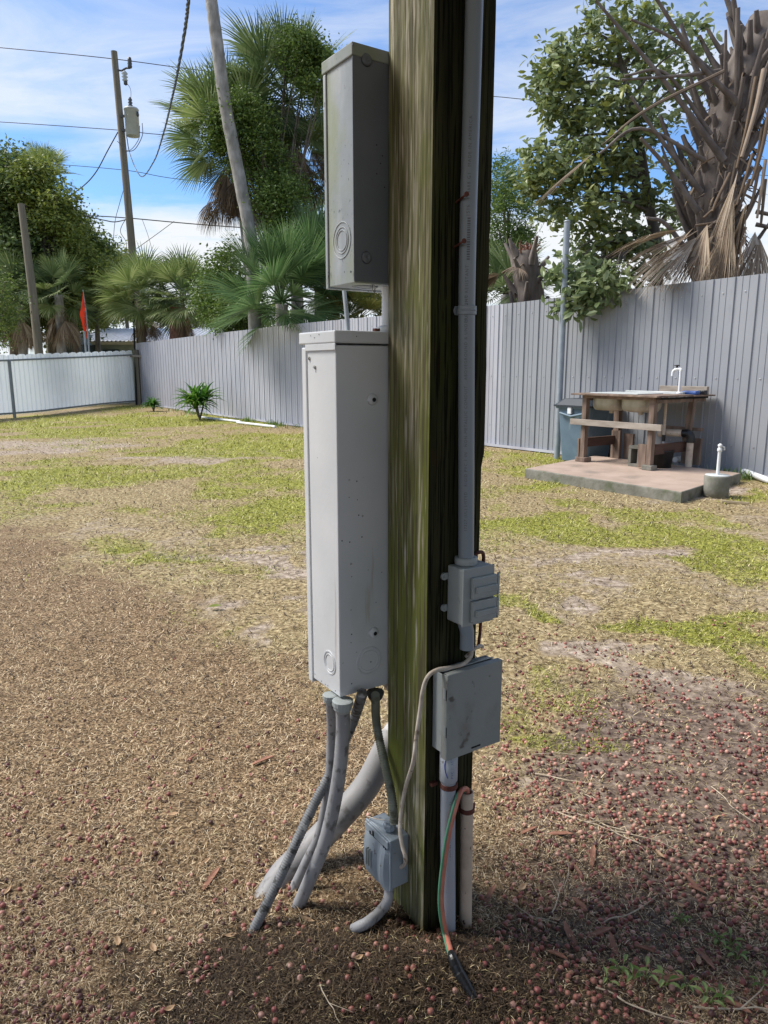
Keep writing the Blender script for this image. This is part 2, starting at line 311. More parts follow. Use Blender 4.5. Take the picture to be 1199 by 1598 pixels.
    def lathe(s, c, prof, n=24, mi=0, axis=None, sm=True):
        c = Vector(c); ax = Vector(axis).normalized() if axis is not None else Vector((0, 0, 1)); a = ax.orthogonal().normalized(); b = ax.cross(a); vs = []; fs = []
        for q, z in prof: vs += [c+ax*z+(a*math.cos(2*math.pi*k/n)+b*math.sin(2*math.pi*k/n))*q for k in range(n)]
        for i in range(len(prof)-1):
            for k in range(n): fs.append((i*n+k, i*n+(k+1) % n, (i+1)*n+(k+1) % n, (i+1)*n+k))
        if prof[0][0] > 0: fs.append(tuple(n-1-k for k in range(n)))
        if prof[-1][0] > 0: fs.append(tuple((len(prof)-1)*n+k for k in range(n)))
        return s.add(vs, fs, mi, sm)
    def build(s, name, m, parent=None, origin=None):
        A = np.array([tuple(v) for v in s.v]); 
        if origin is None: origin = (A.min(0)+A.max(0))/2; origin[2] = A[:, 2].min()
        me = bpy.data.meshes.new(name); me.from_pydata((A-np.asarray(origin)).tolist(), [], s.f)
        for x in (m if isinstance(m, (list, tuple)) else [m]): me.materials.append(x)
        me.polygons.foreach_set('material_index', s.m); me.polygons.foreach_set('use_smooth', s.sm)
        me.update(); o = bpy.data.objects.new(name, me); COL.objects.link(o)
        return finish(o, origin, parent)
def spline(pts, k=8):
    pts = [Vector(p) for p in pts]; out = []
    q = [pts[0]*2-pts[1]] + pts + [pts[-1]*2-pts[-2]]
    for i in range(1, len(q)-2):
        for j in range(k):
            t = j/k; a, b, c, d = q[i-1], q[i], q[i+1], q[i+2]
            out.append(.5*((2*b)+(c-a)*t+(2*a-5*b+4*c-d)*t*t+(3*b-a-3*c+d)*t**3))
    out.append(pts[-1]); return out
def copy_thing(root, loc, rz=0, sc=1):
    r = root.copy(); COL.objects.link(r); r.location = loc; r.rotation_euler = (0, 0, rz); r.scale = (sc, sc, sc)
    for ch in root.children:
        c = ch.copy(); COL.objects.link(c); c.parent = r
    return r
# value noise on the plane
_T = RNG.random((64, 64))
def vnoise(x, y, sc, seed=0):
    x = np.asarray(x)/sc+seed*7.31; y = np.asarray(y)/sc+seed*3.77
    xi = np.floor(x).astype(int); yi = np.floor(y).astype(int); fx = x-xi; fy = y-yi
    fx = fx*fx*(3-2*fx); fy = fy*fy*(3-2*fy); g = lambda a, b: _T[a % 64, b % 64]
    return (g(xi, yi)*(1-fx)+g(xi+1, yi)*fx)*(1-fy)+(g(xi, yi+1)*(1-fx)+g(xi+1, yi+1)*fx)*fy
def fnoise(x, y, sc, seed=0, o=4):
    return sum(vnoise(x, y, sc/2**i, seed+i)*.5**i for i in range(o))/sum(.5**i for i in range(o))
def sstep(a, b, x): t = np.clip((x-a)/(b-a), 0, 1); return t*t*(3-2*t)

# ------------------------------------------------------------------ ground
def gh(x, y):
    x = np.asarray(x, dtype=float); y = np.asarray(y, dtype=float)
    z = -0.12*sstep(-7, -11, x)*sstep(15, 19, y)*sstep(27, 22, y)
    z = z + .045*np.exp(-(((x+.02)/.30)**2+((y-1.38)/.15)**2)) + .03*np.exp(-(((x-.20)/.22)**2+((y-1.34)/.12)**2))
    z = z + .03*np.exp(-(((x+.02)/.12)**2+((y-1.66)/.16)**2))
    z = z - .02*np.exp(-(((x-.10)/.07)**2+((y-1.455)/.05)**2))
    near = sstep(9, 4, y)
    z = z + (fnoise(x, y, .35, 2)-.5)*.03*near + (fnoise(x, y, .06, 5)-.5)*.012*near + (fnoise(x, y, 2.5, 9)-.5)*.05*sstep(2, 5, y)*sstep(30, 20, y)
    return z
def ell(px, py, rx, ry, w=1.0):
    c = G(px, py); a = G(px+rx, py); b = G(px, py-ry); d = G(px, py+ry); return (c.x, (b.y+d.y)/2, abs(a.x-c.x), abs(b.y-d.y)/2, w)
GREEN = [ell(*a) for a in [(250, 655, 230, 9, .9), (330, 705, 120, 16), (70, 745, 110, 10), (470, 690, 60, 10, .9), (300, 735, 120, 10, .8), (200, 785, 70, 8, .7), (440, 750, 70, 14, .8), (480, 800, 60, 20, .8),
    (170, 850, 90, 14, .6), (240, 890, 100, 18, .55), (370, 985, 60, 14, .6), (250, 960, 70, 14, .5), (390, 1040, 40, 10, .5), (850, 722, 90, 12, .8), (900, 825, 130, 16, .95), (1090, 835, 90, 18, 1), (1180, 770, 40, 16, .9),
    (1150, 870, 90, 24, .9), (1020, 800, 120, 14, .8), (860, 985, 60, 22, .8), (1110, 1005, 100, 26, .95), (800, 960, 40, 14, .6), (950, 1195, 75, 26, .8), (860, 1160, 40, 14, .5), (1190, 1040, 30, 14, .8), (1140, 1510, 50, 22, .55), (800, 760, 60, 10, .6)]]
BARE = [ell(*a) for a in [(80, 700, 110, 14), (250, 722, 120, 7), (300, 885, 110, 12, .9), (430, 862, 60, 8), (330, 925, 90, 10, .9), (370, 945, 110, 14, .6), (430, 1030, 60, 30, .5), (920, 935, 60, 10, 1), (1050, 1100, 150, 40, .9),
    (1130, 1180, 110, 30, 1), (1000, 862, 50, 8, .8), (850, 870, 80, 8, .6), (1080, 760, 90, 8, .8), (880, 745, 60, 8, .7), (830, 905, 40, 6, .5), (1060, 1400, 220, 150, .7), (290, 705, 60, 5, .8)]]
def patches(L, x, y):
    r = np.zeros_like(x); am = .35+.055*y; x, y = x+(fnoise(x, y, .8, 21)-.5)*2.6*am, y+(fnoise(x, y, .9, 23)-.5)*4.0*am
    for cx, cy, rx, ry, w in L:
        d = ((x-cx)/rx)**2+((y-cy)/ry)**2
        r = np.maximum(r, w*sstep(1.7, .35, d))
    return r
def masks(x, y):
    x = np.asarray(x, dtype=float); y = np.asarray(y, dtype=float)
    n1 = fnoise(x, y, 1.1, 1); n2 = fnoise(x, y, .3, 4); n3 = fnoise(x, y, 3.0, 8)
    n2 = n2*.75+fnoise(x, y, .12, 33)*.25
    bx = np.interp(y, [1, 1.6, 2.0, 2.4, 2.8, 3.3, 3.9, 4.6, 5.4, 6.5], [.9, .55, .30, .12, -.22, -.75, -1.25, -1.8, -2.55, -3.8])
    mul = sstep(.65, -.65, x-bx+(n2-.5)*1.8+(n1-.5)*.9)*sstep(7.5, 5.5, y)
    g = patches(GREEN, x, y); b = patches(BARE, x, y)
    g = np.clip(g*(.35+1.0*n2)+.45*sstep(.47, .64, n1*.6+n2*.4)*sstep(3.2, 6, y)+.42*sstep(.42, .60, n1*.5+n2*.5)*sstep(8, 12, y), 0, 1)*(1-.85*mul)
    b = np.clip(b*(.4+1.2*n2)+.45*sstep(.50, .66, n3*.6+n2*.4), 0, 1)*(1-mul)*(1-.6*g)
    return mul, g, b
def axis(lo, f0, f1, hi, st, gr):
    a = list(np.arange(f0, f1, st)); s = st; v = f1
    while v < hi: a.append(v); s *= gr; v += s
    a.append(hi); s = st; v = f0-st; L = []
    while v > lo: L.append(v); s *= gr; v -= s
    L.append(lo); return np.array(L[::-1]+a)
gx = axis(-400, -1.6, 1.9, 400, .025, 1.05); gy = axis(-60, 1.05, 3.6, 900, .025, 1.035)
XX, YY = np.meshgrid(gx, gy); nx, ny = len(gx), len(gy)
ZZ = gh(XX, YY)
Vg = np.stack([XX.ravel(), YY.ravel(), ZZ.ravel()], 1)
ii = (np.arange(ny-1)[:, None]*nx+np.arange(nx-1)[None, :]).ravel()
Fg = np.stack([ii, ii+1, ii+nx+1, ii+nx], 1)
gm = bpy.data.materials.new('ground_soil'); gm.use_nodes = True
n, l = gm.node_tree.nodes, gm.node_tree.links; bs = n['Principled BSDF']; bs.inputs['Roughness'].default_value = .95; bs.inputs['Specular IOR Level'].default_value = .2
geo = n.new('ShaderNodeNewGeometry')
def gnoise(sc, det=6, st=(1, 1, 1)):
    mp = n.new('ShaderNodeMapping'); mp.inputs['Scale'].default_value = st; l.new(geo.outputs['Position'], mp.inputs[0])
    t = n.new('ShaderNodeTexNoise'); t.inputs['Scale'].default_value = sc; t.inputs['Detail'].default_value = det; l.new(mp.outputs[0], t.inputs['Vector']); return t.outputs['Fac']
def gramp(f, L):
    r = n.new('ShaderNodeValToRGB'); e = r.color_ramp.elements; e[0].position, e[1].position = L[0][0], L[-1][0]; e[0].color, e[1].color = rgb(L[0][1]), rgb(L[-1][1])
    for p, c in L[1:-1]: k = e.new(p); k.color = rgb(c)
    l.new(f, r.inputs[0]); return r.outputs[0]
fine = gnoise(38, 8); fine2 = gnoise(110, 4)
c_th = gramp(fine, [(.32, (.10, .07, .034)), (.5, (.26, .195, .10)), (.66, (.46, .37, .21))])
c_gr = gramp(fine, [(.32, (.08, .085, .016)), (.5, (.21, .21, .036)), (.66, (.37, .36, .08))])
c_ba = gramp(gnoise(20, 8), [(.3, (.15, .112, .078)), (.5, (.31, .245, .185)), (.7, (.50, .42, .335))])
c_mu = gramp(fine2, [(.32, (.045, .027, .014)), (.5, (.17, .112, .060)), (.66, (.40, .285, .165))])
def gmix(fa, a, b):
    m_ = n.new('ShaderNodeMix'); m_.data_type = 'RGBA'; l.new(fa, m_.inputs[0]); l.new(a, m_.inputs[6]); l.new(b, m_.inputs[7]); return m_.outputs[2]
def gattr(nm):
    a = n.new('ShaderNodeAttribute'); a.attribute_name = nm; return a.outputs['Fac']
bn = n.new('ShaderNodeMath'); bn.operation = 'MULTIPLY_ADD'
def edgy(nm):
    a = n.new('ShaderNodeMath'); a.operation = 'ADD'; s_ = n.new('ShaderNodeMath'); s_.operation = 'MULTIPLY_ADD'
    l.new(gnoise(9, 6), s_.inputs[0]); s_.inputs[1].default_value = 1.1; s_.inputs[2].default_value = -.55
    l.new(gattr(nm), a.inputs[0]); l.new(s_.outputs[0], a.inputs[1]); mr = n.new('ShaderNodeMapRange'); mr.inputs[1].default_value = .25; mr.inputs[2].default_value = .75
    l.new(a.outputs[0], mr.inputs[0]); return mr.outputs[0]
cc = gmix(edgy('green'), c_th, c_gr); cc = gmix(edgy('bare'), cc, c_ba); cc = gmix(edgy('mulch'), cc, c_mu); c_so = gramp(gnoise(30, 8), [(.3, (.06, .042, .032)), (.5, (.15, .11, .085)), (.7, (.30, .235, .185))]); cc = gmix(edgy('berrysoil'), cc, c_so); c_sh = gramp(gnoise(60, 8), [(.3, (.012, .008, .005)), (.5, (.04, .026, .015)), (.7, (.12, .08, .045))]); cc = gmix(gattr('foot_shade'), cc, c_sh)  # final mix paints shade onto the soil at the post foot
l.new(cc, bs.inputs['Base Color'])
bp = n.new('ShaderNodeBump'); bp.inputs['Strength'].default_value = .7; bp.inputs['Distance'].default_value = .012; l.new(gnoise(60, 6), bp.inputs['Height']); l.new(bp.outputs[0], bs.inputs['Normal'])
ground = np_obj('ground', Vg, Fg, gm, smooth=True, origin=(0, 0, 0))
mu, gr, ba = masks(XX.ravel(), YY.ravel())
for nm, arr in (('mulch', mu), ('green', gr), ('bare', ba), ('foot_shade', sstep(.35, .0, np.hypot((XX.ravel()+.02)/.72, (YY.ravel()-1.26)/.42)-.58)), ('berrysoil', sstep(.1, .6, XX.ravel()-.1*YY.ravel()+(fnoise(XX.ravel(), YY.ravel(), .4, 31)-.5)*.8)*sstep(3.4, 2.3, YY.ravel()))):  # includes the shade painted into the soil round the post foot
    at = ground.data.attributes.new(nm, 'FLOAT', 'POINT'); at.data.foreach_set('value', arr.astype(np.float32))
tag(ground, 'patchy lawn and soil of the yard', None, None, 'structure')

# scatters on the ground
def sample(N, y0, y1, power=2.0, half=.60, pad=.25):
    u = RNG.random(N)
    if power == 1.0: y = y0*(y1/y0)**u
    else: k = 1-power; y = (y0**k+u*(y1**k-y0**k))**(1/k)
    x = (RNG.random(N)*2-1)*(half*y+pad); return x, y
def blades(x, y, L, w, pitch, curl, lift=0.0):
    """two bent quads each; arrays"""
    N = len(x); az = RNG.random(N)*2*np.pi; d = np.stack([np.cos(az), np.sin(az)], 1); pr = np.stack([-d[:, 1], d[:, 0]], 1)
    z0 = gh(x, y)+lift; ts = [0, .5, 1.0]; V = np.zeros((N, 6, 3))
    for i, t in enumerate(ts):
        h = L*t*np.cos(pitch); zz = z0+L*t*np.sin(pitch)+curl*L*(t*(1-t)*2 if True else 0)
        ww = w*(1.0, .9, .25)[i]/2
        for j, sgn in enumerate((-1, 1)):
            V[:, i*2+j, 0] = x+d[:, 0]*h+pr[:, 0]*ww*sgn; V[:, i*2+j, 1] = y+d[:, 1]*h+pr[:, 1]*ww*sgn; V[:, i*2+j, 2] = zz
    b = np.arange(N)[:, None]*6
    F = np.concatenate([b+np.array([[0, 1, 3, 2]]), b+np.array([[2, 3, 5, 4]])], 0)
    return V.reshape(-1, 3), F
SLAB = [(1.76, 8.72), (2.98, 7.02), (4.22, 8.46), (2.95, 10.15)]
def on_slab(x, y):
    ins = np.ones_like(x, dtype=bool)
    for i in range(4):
        a, b = SLAB[i], SLAB[(i+1) % 4]; ins &= ((b[0]-a[0])*(y-a[1])-(b[1]-a[1])*(x-a[0])) > 0
    return ins
def keep(x, y):
    lim = np.interp(y, [6, 8.6, 10.28, 11.39, 12.55, 16.59, 20.4, 28], [6.3, 4.5, 3.4, 2.55, 1.68, -1.85, -4.6, -9.4]); limL = np.interp(y, [12, 21.5, 27], [-30, -11.0, -9.1])
    ps = (x-CC[0])*UU[0]+(y-CC[1])*UU[1]; pt = (x-CC[0])*VV[0]+(y-CC[1])*VV[1]
    return (x < lim) & (x > limL) & ~on_slab(x, y) & ~((ps > 0) & (ps < PW) & (pt > 0) & (pt < PW))
# mulch fibres
x, y = sample(290000, 1.12, 6.5, 2.1); mu, gr, ba = masks(x, y); k = keep(x, y) & (RNG.random(len(x)) < np.clip(mu*1.1+.05, 0, 1)*(.45+.55*sstep(.34, .5, fnoise(x, y, .13, 41))))
x, y = x[k], y[k]; N = len(x); sc = np.clip((y/2.2)**.7, .72, 1.7)
shade_mask = sstep(.30, .0, np.hypot((x+.02)/.72, (y-1.26)/.42)-.58+ (fnoise(x, y, .12, 3)-.5)*.5)   # painted shade: fibres darkened round the foot of the post
L = (.005+.022*RNG.random(N)**1.8)*sc; w = RNG.uniform(.0011, .0024, N)*sc
Vb, Fb = blades(x, y, L, w, RNG.uniform(-.05, .55, N), RNG.uniform(.0, .5, N), RNG.uniform(0, .006, N))
dk = RNG.random(N) < shade_mask*.96; dsel = np.tile(dk, 2)
tag(np_obj('mulch', Vb, Fb[~dsel], M['mulch'], origin=(0, 0, 0)), 'tan shredded mulch and dry clippings covering the near ground', None, None, 'stuff')
tag(np_obj('shaded_mulch', Vb, Fb[dsel], M['mulch_dark'], origin=(0, 0, 0)), 'mulch heaped around the foot of the post, darkened with painted shade', None, None, 'stuff')
# dead thatch
x, y = sample(330000, 1.2, 26, 1.7); mu, gr, ba = masks(x, y); k = keep(x, y) & (RNG.random(len(x)) < np.clip((1-mu)*(1-.80*ba)*(.75-.2*gr)*(1-.72*sstep(.15, .6, x-.1*y)*sstep(3.1, 2.3, y))*(.25+.75*sstep(.36, .56, fnoise(x, y, .28, 43))), .03, 1))
x, y = x[k], y[k]; N = len(x); sc = np.clip((y/3.0)**.8, .7, 4)
Vb, Fb = blades(x, y, RNG.uniform(.010, .038, N)*sc, RNG.uniform(.0013, .003, N)*sc, RNG.uniform(-.02, .45, N), RNG.uniform(0, .4, N))
tag(np_obj('dry_grass', Vb, Fb, M['thatch'], origin=(0, 0, 0)), 'dead straw-coloured grass matted over the lawn', None, None, 'stuff')
x, y = sample(26000, 1.25, 14, 1.9); k = keep(x, y); x, y = x[k], y[k]; N = len(x); sc = np.clip((y/2.5)**.8, .7, 3)
Vb, Fb = blades(x, y, RNG.uniform(.006, .035, N)*sc, RNG.uniform(.0016, .005, N)*sc, RNG.uniform(0, .5, N), RNG.uniform(0, .4, N), .003)
tag(np_obj('leaf_litter', Vb, Fb, M['mulch_dark'], origin=(0, 0, 0)), 'dark bits of leaf and twig strewn over the yard', None, None, 'stuff')
# live grass
x, y = sample(420000, 1.25, 27, 1.65); mu, gr, ba = masks(x, y); k = keep(x, y) & (RNG.random(len(x)) < np.clip(gr**1.3*.85, 0, 1))
x, y = x[k], y[k]; N = len(x); sc = np.clip((y/3.5)**.8, .6, 4)
Vb, Fb = blades(x, y, RNG.uniform(.008, .028, N)*sc, RNG.uniform(.0022, .0055, N)*sc, RNG.uniform(.05, 1.0, N), RNG.uniform(0, .3, N))
tag(np_obj('grass', Vb, Fb, M['grass_green'], origin=(0, 0, 0)), 'short yellow-green grass growing in patches', None, None, 'stuff')
# taller weeds along the fence foot
Lx = [(4.45, 8.6), (3.35, 10.28), (2.5, 11.39), (1.62, 12.55), (-1.9, 16.5), (-4.65, 20.3), (-9.3, 27.3)]
bx_, by_ = [], []
for (a, b) in zip(Lx[:-1], Lx[1:]):
    m_ = 700; t = RNG.random(m_); bx_.append(a[0]+(b[0]-a[0])*t-RNG.exponential(.10, m_)); by_.append(a[1]+(b[1]-a[1])*t-RNG.exponential(.04, m_))
x = np.concatenate(bx_); y = np.concatenate(by_); k = (fnoise(x, y, .7, 6) > .5) & ~on_slab(x, y); x, y = x[k], y[k]; N = len(x)
Vb, Fb = blades(x, y, RNG.uniform(.05, .16, N), RNG.uniform(.008, .018, N), RNG.uniform(.6, 1.4, N), RNG.uniform(0, .2, N))
tag(np_obj('weeds', Vb, Fb, M['weed'], origin=(0, 0, 0)), 'scruffy green weeds along the foot of the fence', None, None, 'stuff')
# fallen berries: the 300 that show largest are things, the carpet beyond them is one mass
def berry_density(x, y):
    r = sstep(.18, .42, x-.10*(y-1.2))*sstep(4.2, 2.6, y)*(.35+.9*sstep(.38, .6, fnoise(x, y, .30, 12)))*(1-.55*sstep(2.2, 3.2, y))
    l_ = sstep(-.12, -.4, x)*sstep(2.6, 1.6, y)*.30*sstep(.42, .66, fnoise(x, y, .22, 14))*1.3 + .035*(x < 0)*sstep(3.6, 1.8, y)
    c = .04 + .25*sstep(.60, .66, fnoise(x, y, .1, 17))*(y < 1.5)
    return np.clip(np.maximum(np.maximum(r, l_), c*(y < 2.4))*(.4+1.0*sstep(.40, .60, fnoise(x, y, .09, 51)))*np.where(y < 1.75, 1.5, 1), 0, 1)
x, y = sample(42000, 1.17, 4.8, 2.0); k = keep(x, y) & (RNG.random(len(x)) < berry_density(x, y)*.62); x, y = x[k], y[k]
rad = .0034+.0042*RNG.random(len(x))**.6
o_ = np.argsort(y); x, y, rad = x[o_], y[o_], rad[o_]
kk = np.ones(len(x), bool)
for i in range(len(x)):                                   # no two berries inside each other
    j = slice(max(0, i-160), i); dd = np.hypot(x[j]-x[i], y[j]-y[i]); kk[i] = not np.any((dd < rad[j]+rad[i]) & kk[j])
x, y, rad = x[kk], y[kk], rad[kk]; z = gh(x, y)+rad*RNG.uniform(.1, .85, len(x))
inview = np.abs(x) < .60*y-.01
idx = np.where(inview & (y > 1.24))[0]; near = idx[:300]; rest = np.setdiff1d(np.arange(len(x)), near)
def ico(sub, r=1):
    bm = bmesh.new(); bmesh.ops.create_icosphere(bm, subdivisions=sub, radius=r); v = np.array([tuple(q.co) for q in bm.verts]); f = np.array([[q.index for q in t.verts] for t in bm.faces]); bm.free(); return v, f
bv, bf = ico(3); bms = []
for nm in ('berry_a', 'berry_b', 'berry_c', 'berry_d'):
    me = bpy.data.meshes.new('berry'); vv = bv.copy(); vv[:, 2] *= .93; vv *= (1+.06*np.sin(bv[:, :1]*5+len(bms)*2)); me.from_pydata(vv.tolist(), [], bf.tolist()); me.polygons.foreach_set('use_smooth', [True]*len(bf)); me.materials.append(M[nm]); bms.append(me)
for i in near:
    o = bpy.data.objects.new('berry', bms[int(RNG.choice(4, p=[.38, .26, .2, .16]))]); COL.objects.link(o); o.location = (x[i], y[i], z[i]); r_ = rad[i]; o.scale = (r_, r_, r_); o.rotation_euler = tuple(RNG.random(3)*6)
    tag(o, 'small round reddish brown berry fallen on the ground in front of the post', 'berry', 'fallen berries')
v2, f2 = ico(2); n2_ = len(v2)
Vb = (v2[None]*rad[rest][:, None, None]+np.stack([x[rest], y[rest], z[rest]], 1)[:, None]).reshape(-1, 3)
Fb = (f2[None]+np.arange(len(rest))[:, None, None]*n2_).reshape(-1, 3)
tag(np_obj('berries', Vb, Fb, M['berry'], smooth=True, origin=(0, 0, 0)), 'carpet of reddish brown berries scattered over bare soil', None, None, 'stuff')
# twigs, chips and leaves lying about
def twig_mesh(L, seed):
    r = random.Random(seed); pts = [Vector((0, 0, 0))]; a = 0
    for i in range(6): a += r.uniform(-.35, .35); pts.append(pts[-1]+Vector((math.cos(a), math.sin(a), r.uniform(-.03, .06)))*L/6)
    b = MB().tube(spline(pts, 3), [.0026-.0016*i/18 for i in range(19)], 6)
    if seed % 2: p = pts[3]; b.tube([p, p+Vector((.3*L, .16*L, .01)), p+Vector((.42*L, .28*L, .005))], [.0017, .0013, .0008], 5)
    o = b.build('tmp', M['twig'], None, (0, 0, 0)); me = o.data; bpy.data.objects.remove(o); return me
tws = [twig_mesh(.16+.03*i, i) for i in range(5)]
def GH(px, py, lift=0.0):
    g = G(px, py)
    for _ in range(6): g = G(px, py, float(gh(g.x, g.y))+lift)
    return g
def put(me, name, px, py, rz, sc, lift, label, cat, group, tilt=0):
    g = GH(px, py); o = bpy.data.objects.new(name, me); COL.objects.link(o); o.location = (g.x, g.y, float(gh(g.x, g.y))+lift); o.rotation_euler = (random.uniform(-.1, .1), tilt, rz); o.scale = (sc, sc, sc)
    return tag(o, label, cat, group)
TW = [(835, 1210, -.6, 1.7), (870, 1270, -.5, 1.2), (905, 1240, -1.0, .8), (960, 1300, -.2, 1.0), (1000, 1320, 2.6, 1.0), (880, 1390, .9, .8), (860, 1430, 1.2, .9), (940, 1445, .2, 1.1), (890, 1450, 3.0, .9), (1110, 1230, -1.1, .9),
      (1160, 1400, -1.2, .9), (1080, 1575, .05, 1.3), (930, 1545, -.8, 1.1), (1015, 1365, 1.4, .6), (980, 1300, 2.9, .9), (1150, 1560, -.9, .9), (100, 1230, .5, .9), (240, 1335, .4, .7), (150, 1430, .6, .7), (60, 1460, .7, .6),
      (330, 1320, 1.8, .6), (500, 1540, -1.0, .7), (440, 1570, .9, .7), (830, 1180, .3, .9), (1010, 1175, .1, .8), (1130, 1160, -.4, .8)]
for i, (a, b, rz, s_) in enumerate(TW): put(tws[i % 5], 'twig', a, b, rz, s_*.8, .006, 'thin pale dry twig lying on the ground', 'twig', 'fallen twigs')
def chip_mesh(L, w, seed):
    r = random.Random(seed); b = MB(); vs = []
    for zz in (0, .003):
        for (a, c) in ((0, -.3), (.25, -.5), (.8, -.42), (1, 0), (.7, .5), (.15, .42)): vs.append((a*L-L/2, c*w*(1+r.uniform(-.2, .2)), zz+.004*math.sin(a*3)))
    b.add(vs, [(5, 4, 3, 2, 1, 0), (6, 7, 8, 9, 10, 11)]+[(i, (i+1) % 6, 6+(i+1) % 6, 6+i) for i in range(6)])
    o = b.build('tmp', M['chip'], None, (0, 0, 0)); me = o.data; bpy.data.objects.remove(o); return me
chs = [chip_mesh(.05+.012*i, .009+.002*i, i) for i in range(4)]
for i, (a, b, rz) in enumerate([(903, 1365, 1.8), (905, 1415, -1.2), (957, 1480, 1.5), (1040, 1535, .1), (1088, 1392, -1.0), (825, 1300, .4), (875, 1305, -.2), (890, 1465, 1.7), (1005, 1485, -.6), (990, 1530, .9), (1100, 1500, -1.4), (925, 1340, 1.2),
    (870, 1495, -.7), (1078, 1380, 1.9), (935, 1460, .3), (410, 1190, .5), (300, 1185, .9), (1150, 1575, -.8), (765, 1400, 1.0), (330, 1375, 1.2), (780, 1220, .2)]):
    put(chs[i % 4], 'wood_chip', a, b, rz, 1, .006, 'reddish brown flake of bark lying on the ground', 'wood chip', 'loose bark flakes', -.12)
def leaf_mesh(L, w, m, cup=.25):
    vs, fs = [], []; K = 6
    for i in range(K+1):
        t = i/K; ww = w*math.sin(math.pi*min(max(t, .03), .985))**.8/2; zz = cup*L*(t-.5)**2
        vs += [(t*L-L/2, -ww, zz+ww*.4), (t*L-L/2, 0, zz), (t*L-L/2, ww, zz+ww*.4)]
    for i in range(K):
        b = i*3; fs += [(b, b+3, b+4, b+1), (b+1, b+4, b+5, b+2)]
    me = bpy.data.meshes.new('leaf'); me.from_pydata(vs, [], fs); me.materials.append(m); return me
lvs = [leaf_mesh(.05, .022, M['dry_leaf'], .6), leaf_mesh(.035, .02, M['dry_leaf'], .9), leaf_mesh(.06, .018, M['dry_leaf'], .4)]
for i, (a, b, rz) in enumerate([(1090, 1505, 1.2), (1062, 1418, -.6), (1110, 1412, .6), (815, 1390, .8), (870, 1440, .3), (1030, 1338, 1.9), (720, 1350, .5), (85, 1242, 1.1), (12, 1395, 1.5), (185, 1475, 2.0), (265, 1580, .5), (320, 1350, 1.0),
    (360, 1465, .2), (560, 1500, .4), (480, 1440, -.5), (270, 1275, .1), (240, 1430, 1.6), (1115, 1280, .4), (240, 1485, 2.2)]):
    put(lvs[i % 3], 'dry_leaf', a, b, rz, .55+.05*(i % 4), .008, 'curled tan dead leaf lying on the ground', 'leaf', 'fallen dry leaves')
yl = leaf_mesh(.07, .04, M['oak_yellow'], .2)
tag(put(yl, 'green_leaf', 336, 952, .3, 1, .02, 'lone yellow-green leaf lying on the dry lawn', 'leaf', None))
def seedling(px, py, k, sc, label, rz=0):
    g = G(px, py); sc *= .62; base = Vector((g.x, g.y, float(gh(g.x, g.y)))); t = thing('seedling', label, 'seedling', base, 'green seedlings among the berries')
    st = MB(); lf = MB()
    for i in range(k):
        a = rz+i*2.4; d = Vector((math.cos(a), math.sin(a), 0)); tip = base+d*.012*sc+Vector((0, 0, .022*sc+.005*(i % 3))); st.tube([base, tip], .0012, 5)
        L, w = .034*sc, .013*sc; side = Vector((-d.y, d.x, 0)); up = Vector((0, 0, 1)); vs = []
        for q, (u, ww) in enumerate(((0, .1), (.3, .9), (.65, .85), (1, .08))):
            c = tip+d*L*u+up*L*(.5*u-.45*u*u); vs += [c-side*w*ww*.5+up*.003*ww, c, c+side*w*ww*.5+up*.003*ww]
        lf.add(vs, [f for q in range(3) for f in ((q*3, q*3+3, q*3+4, q*3+1), (q*3+1, q*3+4, q*3+5, q*3+2))])
    st.build('stem', M['weed'], t); lf.build('leaves', M['dracaena'] if 'broad' in label else M['weed'], t)
for a, b, k, s_ in [(948, 1545, 3, 1.0), (970, 1528, 4, 1.2), (988, 1540, 4, 1.2), (1008, 1535, 5, 1.3), (1036, 1545, 4, 1.3), (1072, 1543, 4, 1.0), (1105, 1570, 5, 1.3), (1125, 1565, 4, 1.2), (1190, 1542, 4, 1.0), (1062, 1445, 6, .9), (1140, 1478, 5, 1.1), (1150, 1500, 5, 1.1), (1120, 1475, 5, 1.0)]:
    seedling(a, b, k, s_, 'tiny green seedling sprouting between fallen berries', a)

ORD = ['nearest', 'second nearest', 'third nearest', 'fourth nearest', 'fifth nearest', 'sixth nearest', 'seventh nearest', 'eighth nearest', 'ninth nearest', 'tenth nearest', 'eleventh nearest', 'twelfth nearest', 'thirteenth nearest', 'fourteenth nearest', 'fifteenth nearest', 'sixteenth nearest', 'seventeenth nearest', 'eighteenth nearest', 'nineteenth nearest', 'twentieth nearest', 'twenty-first nearest', 'twenty-second nearest', 'twenty-third nearest']
def relabel(group, what):
    for side, txt in ((1, 'on the soil right of the post'), (-1, 'on the mulch left of the post')):
        L_ = [o for o in COL.objects if o.get('group') == group and (o.location.x-.2)*side > 0]; L_.sort(key=lambda o: o.location.y)
        for i, o in enumerate(L_): o['label'] = what+' '+txt+(', '+ORD[i]+' to the viewer' if len(L_) > 1 else '')
relabel('fallen twigs', 'thin pale dry twig'); relabel('loose bark flakes', 'reddish brown bark flake'); relabel('fallen dry leaves', 'curled tan dead leaf'); relabel('green seedlings among the berries', 'tiny green seedling')

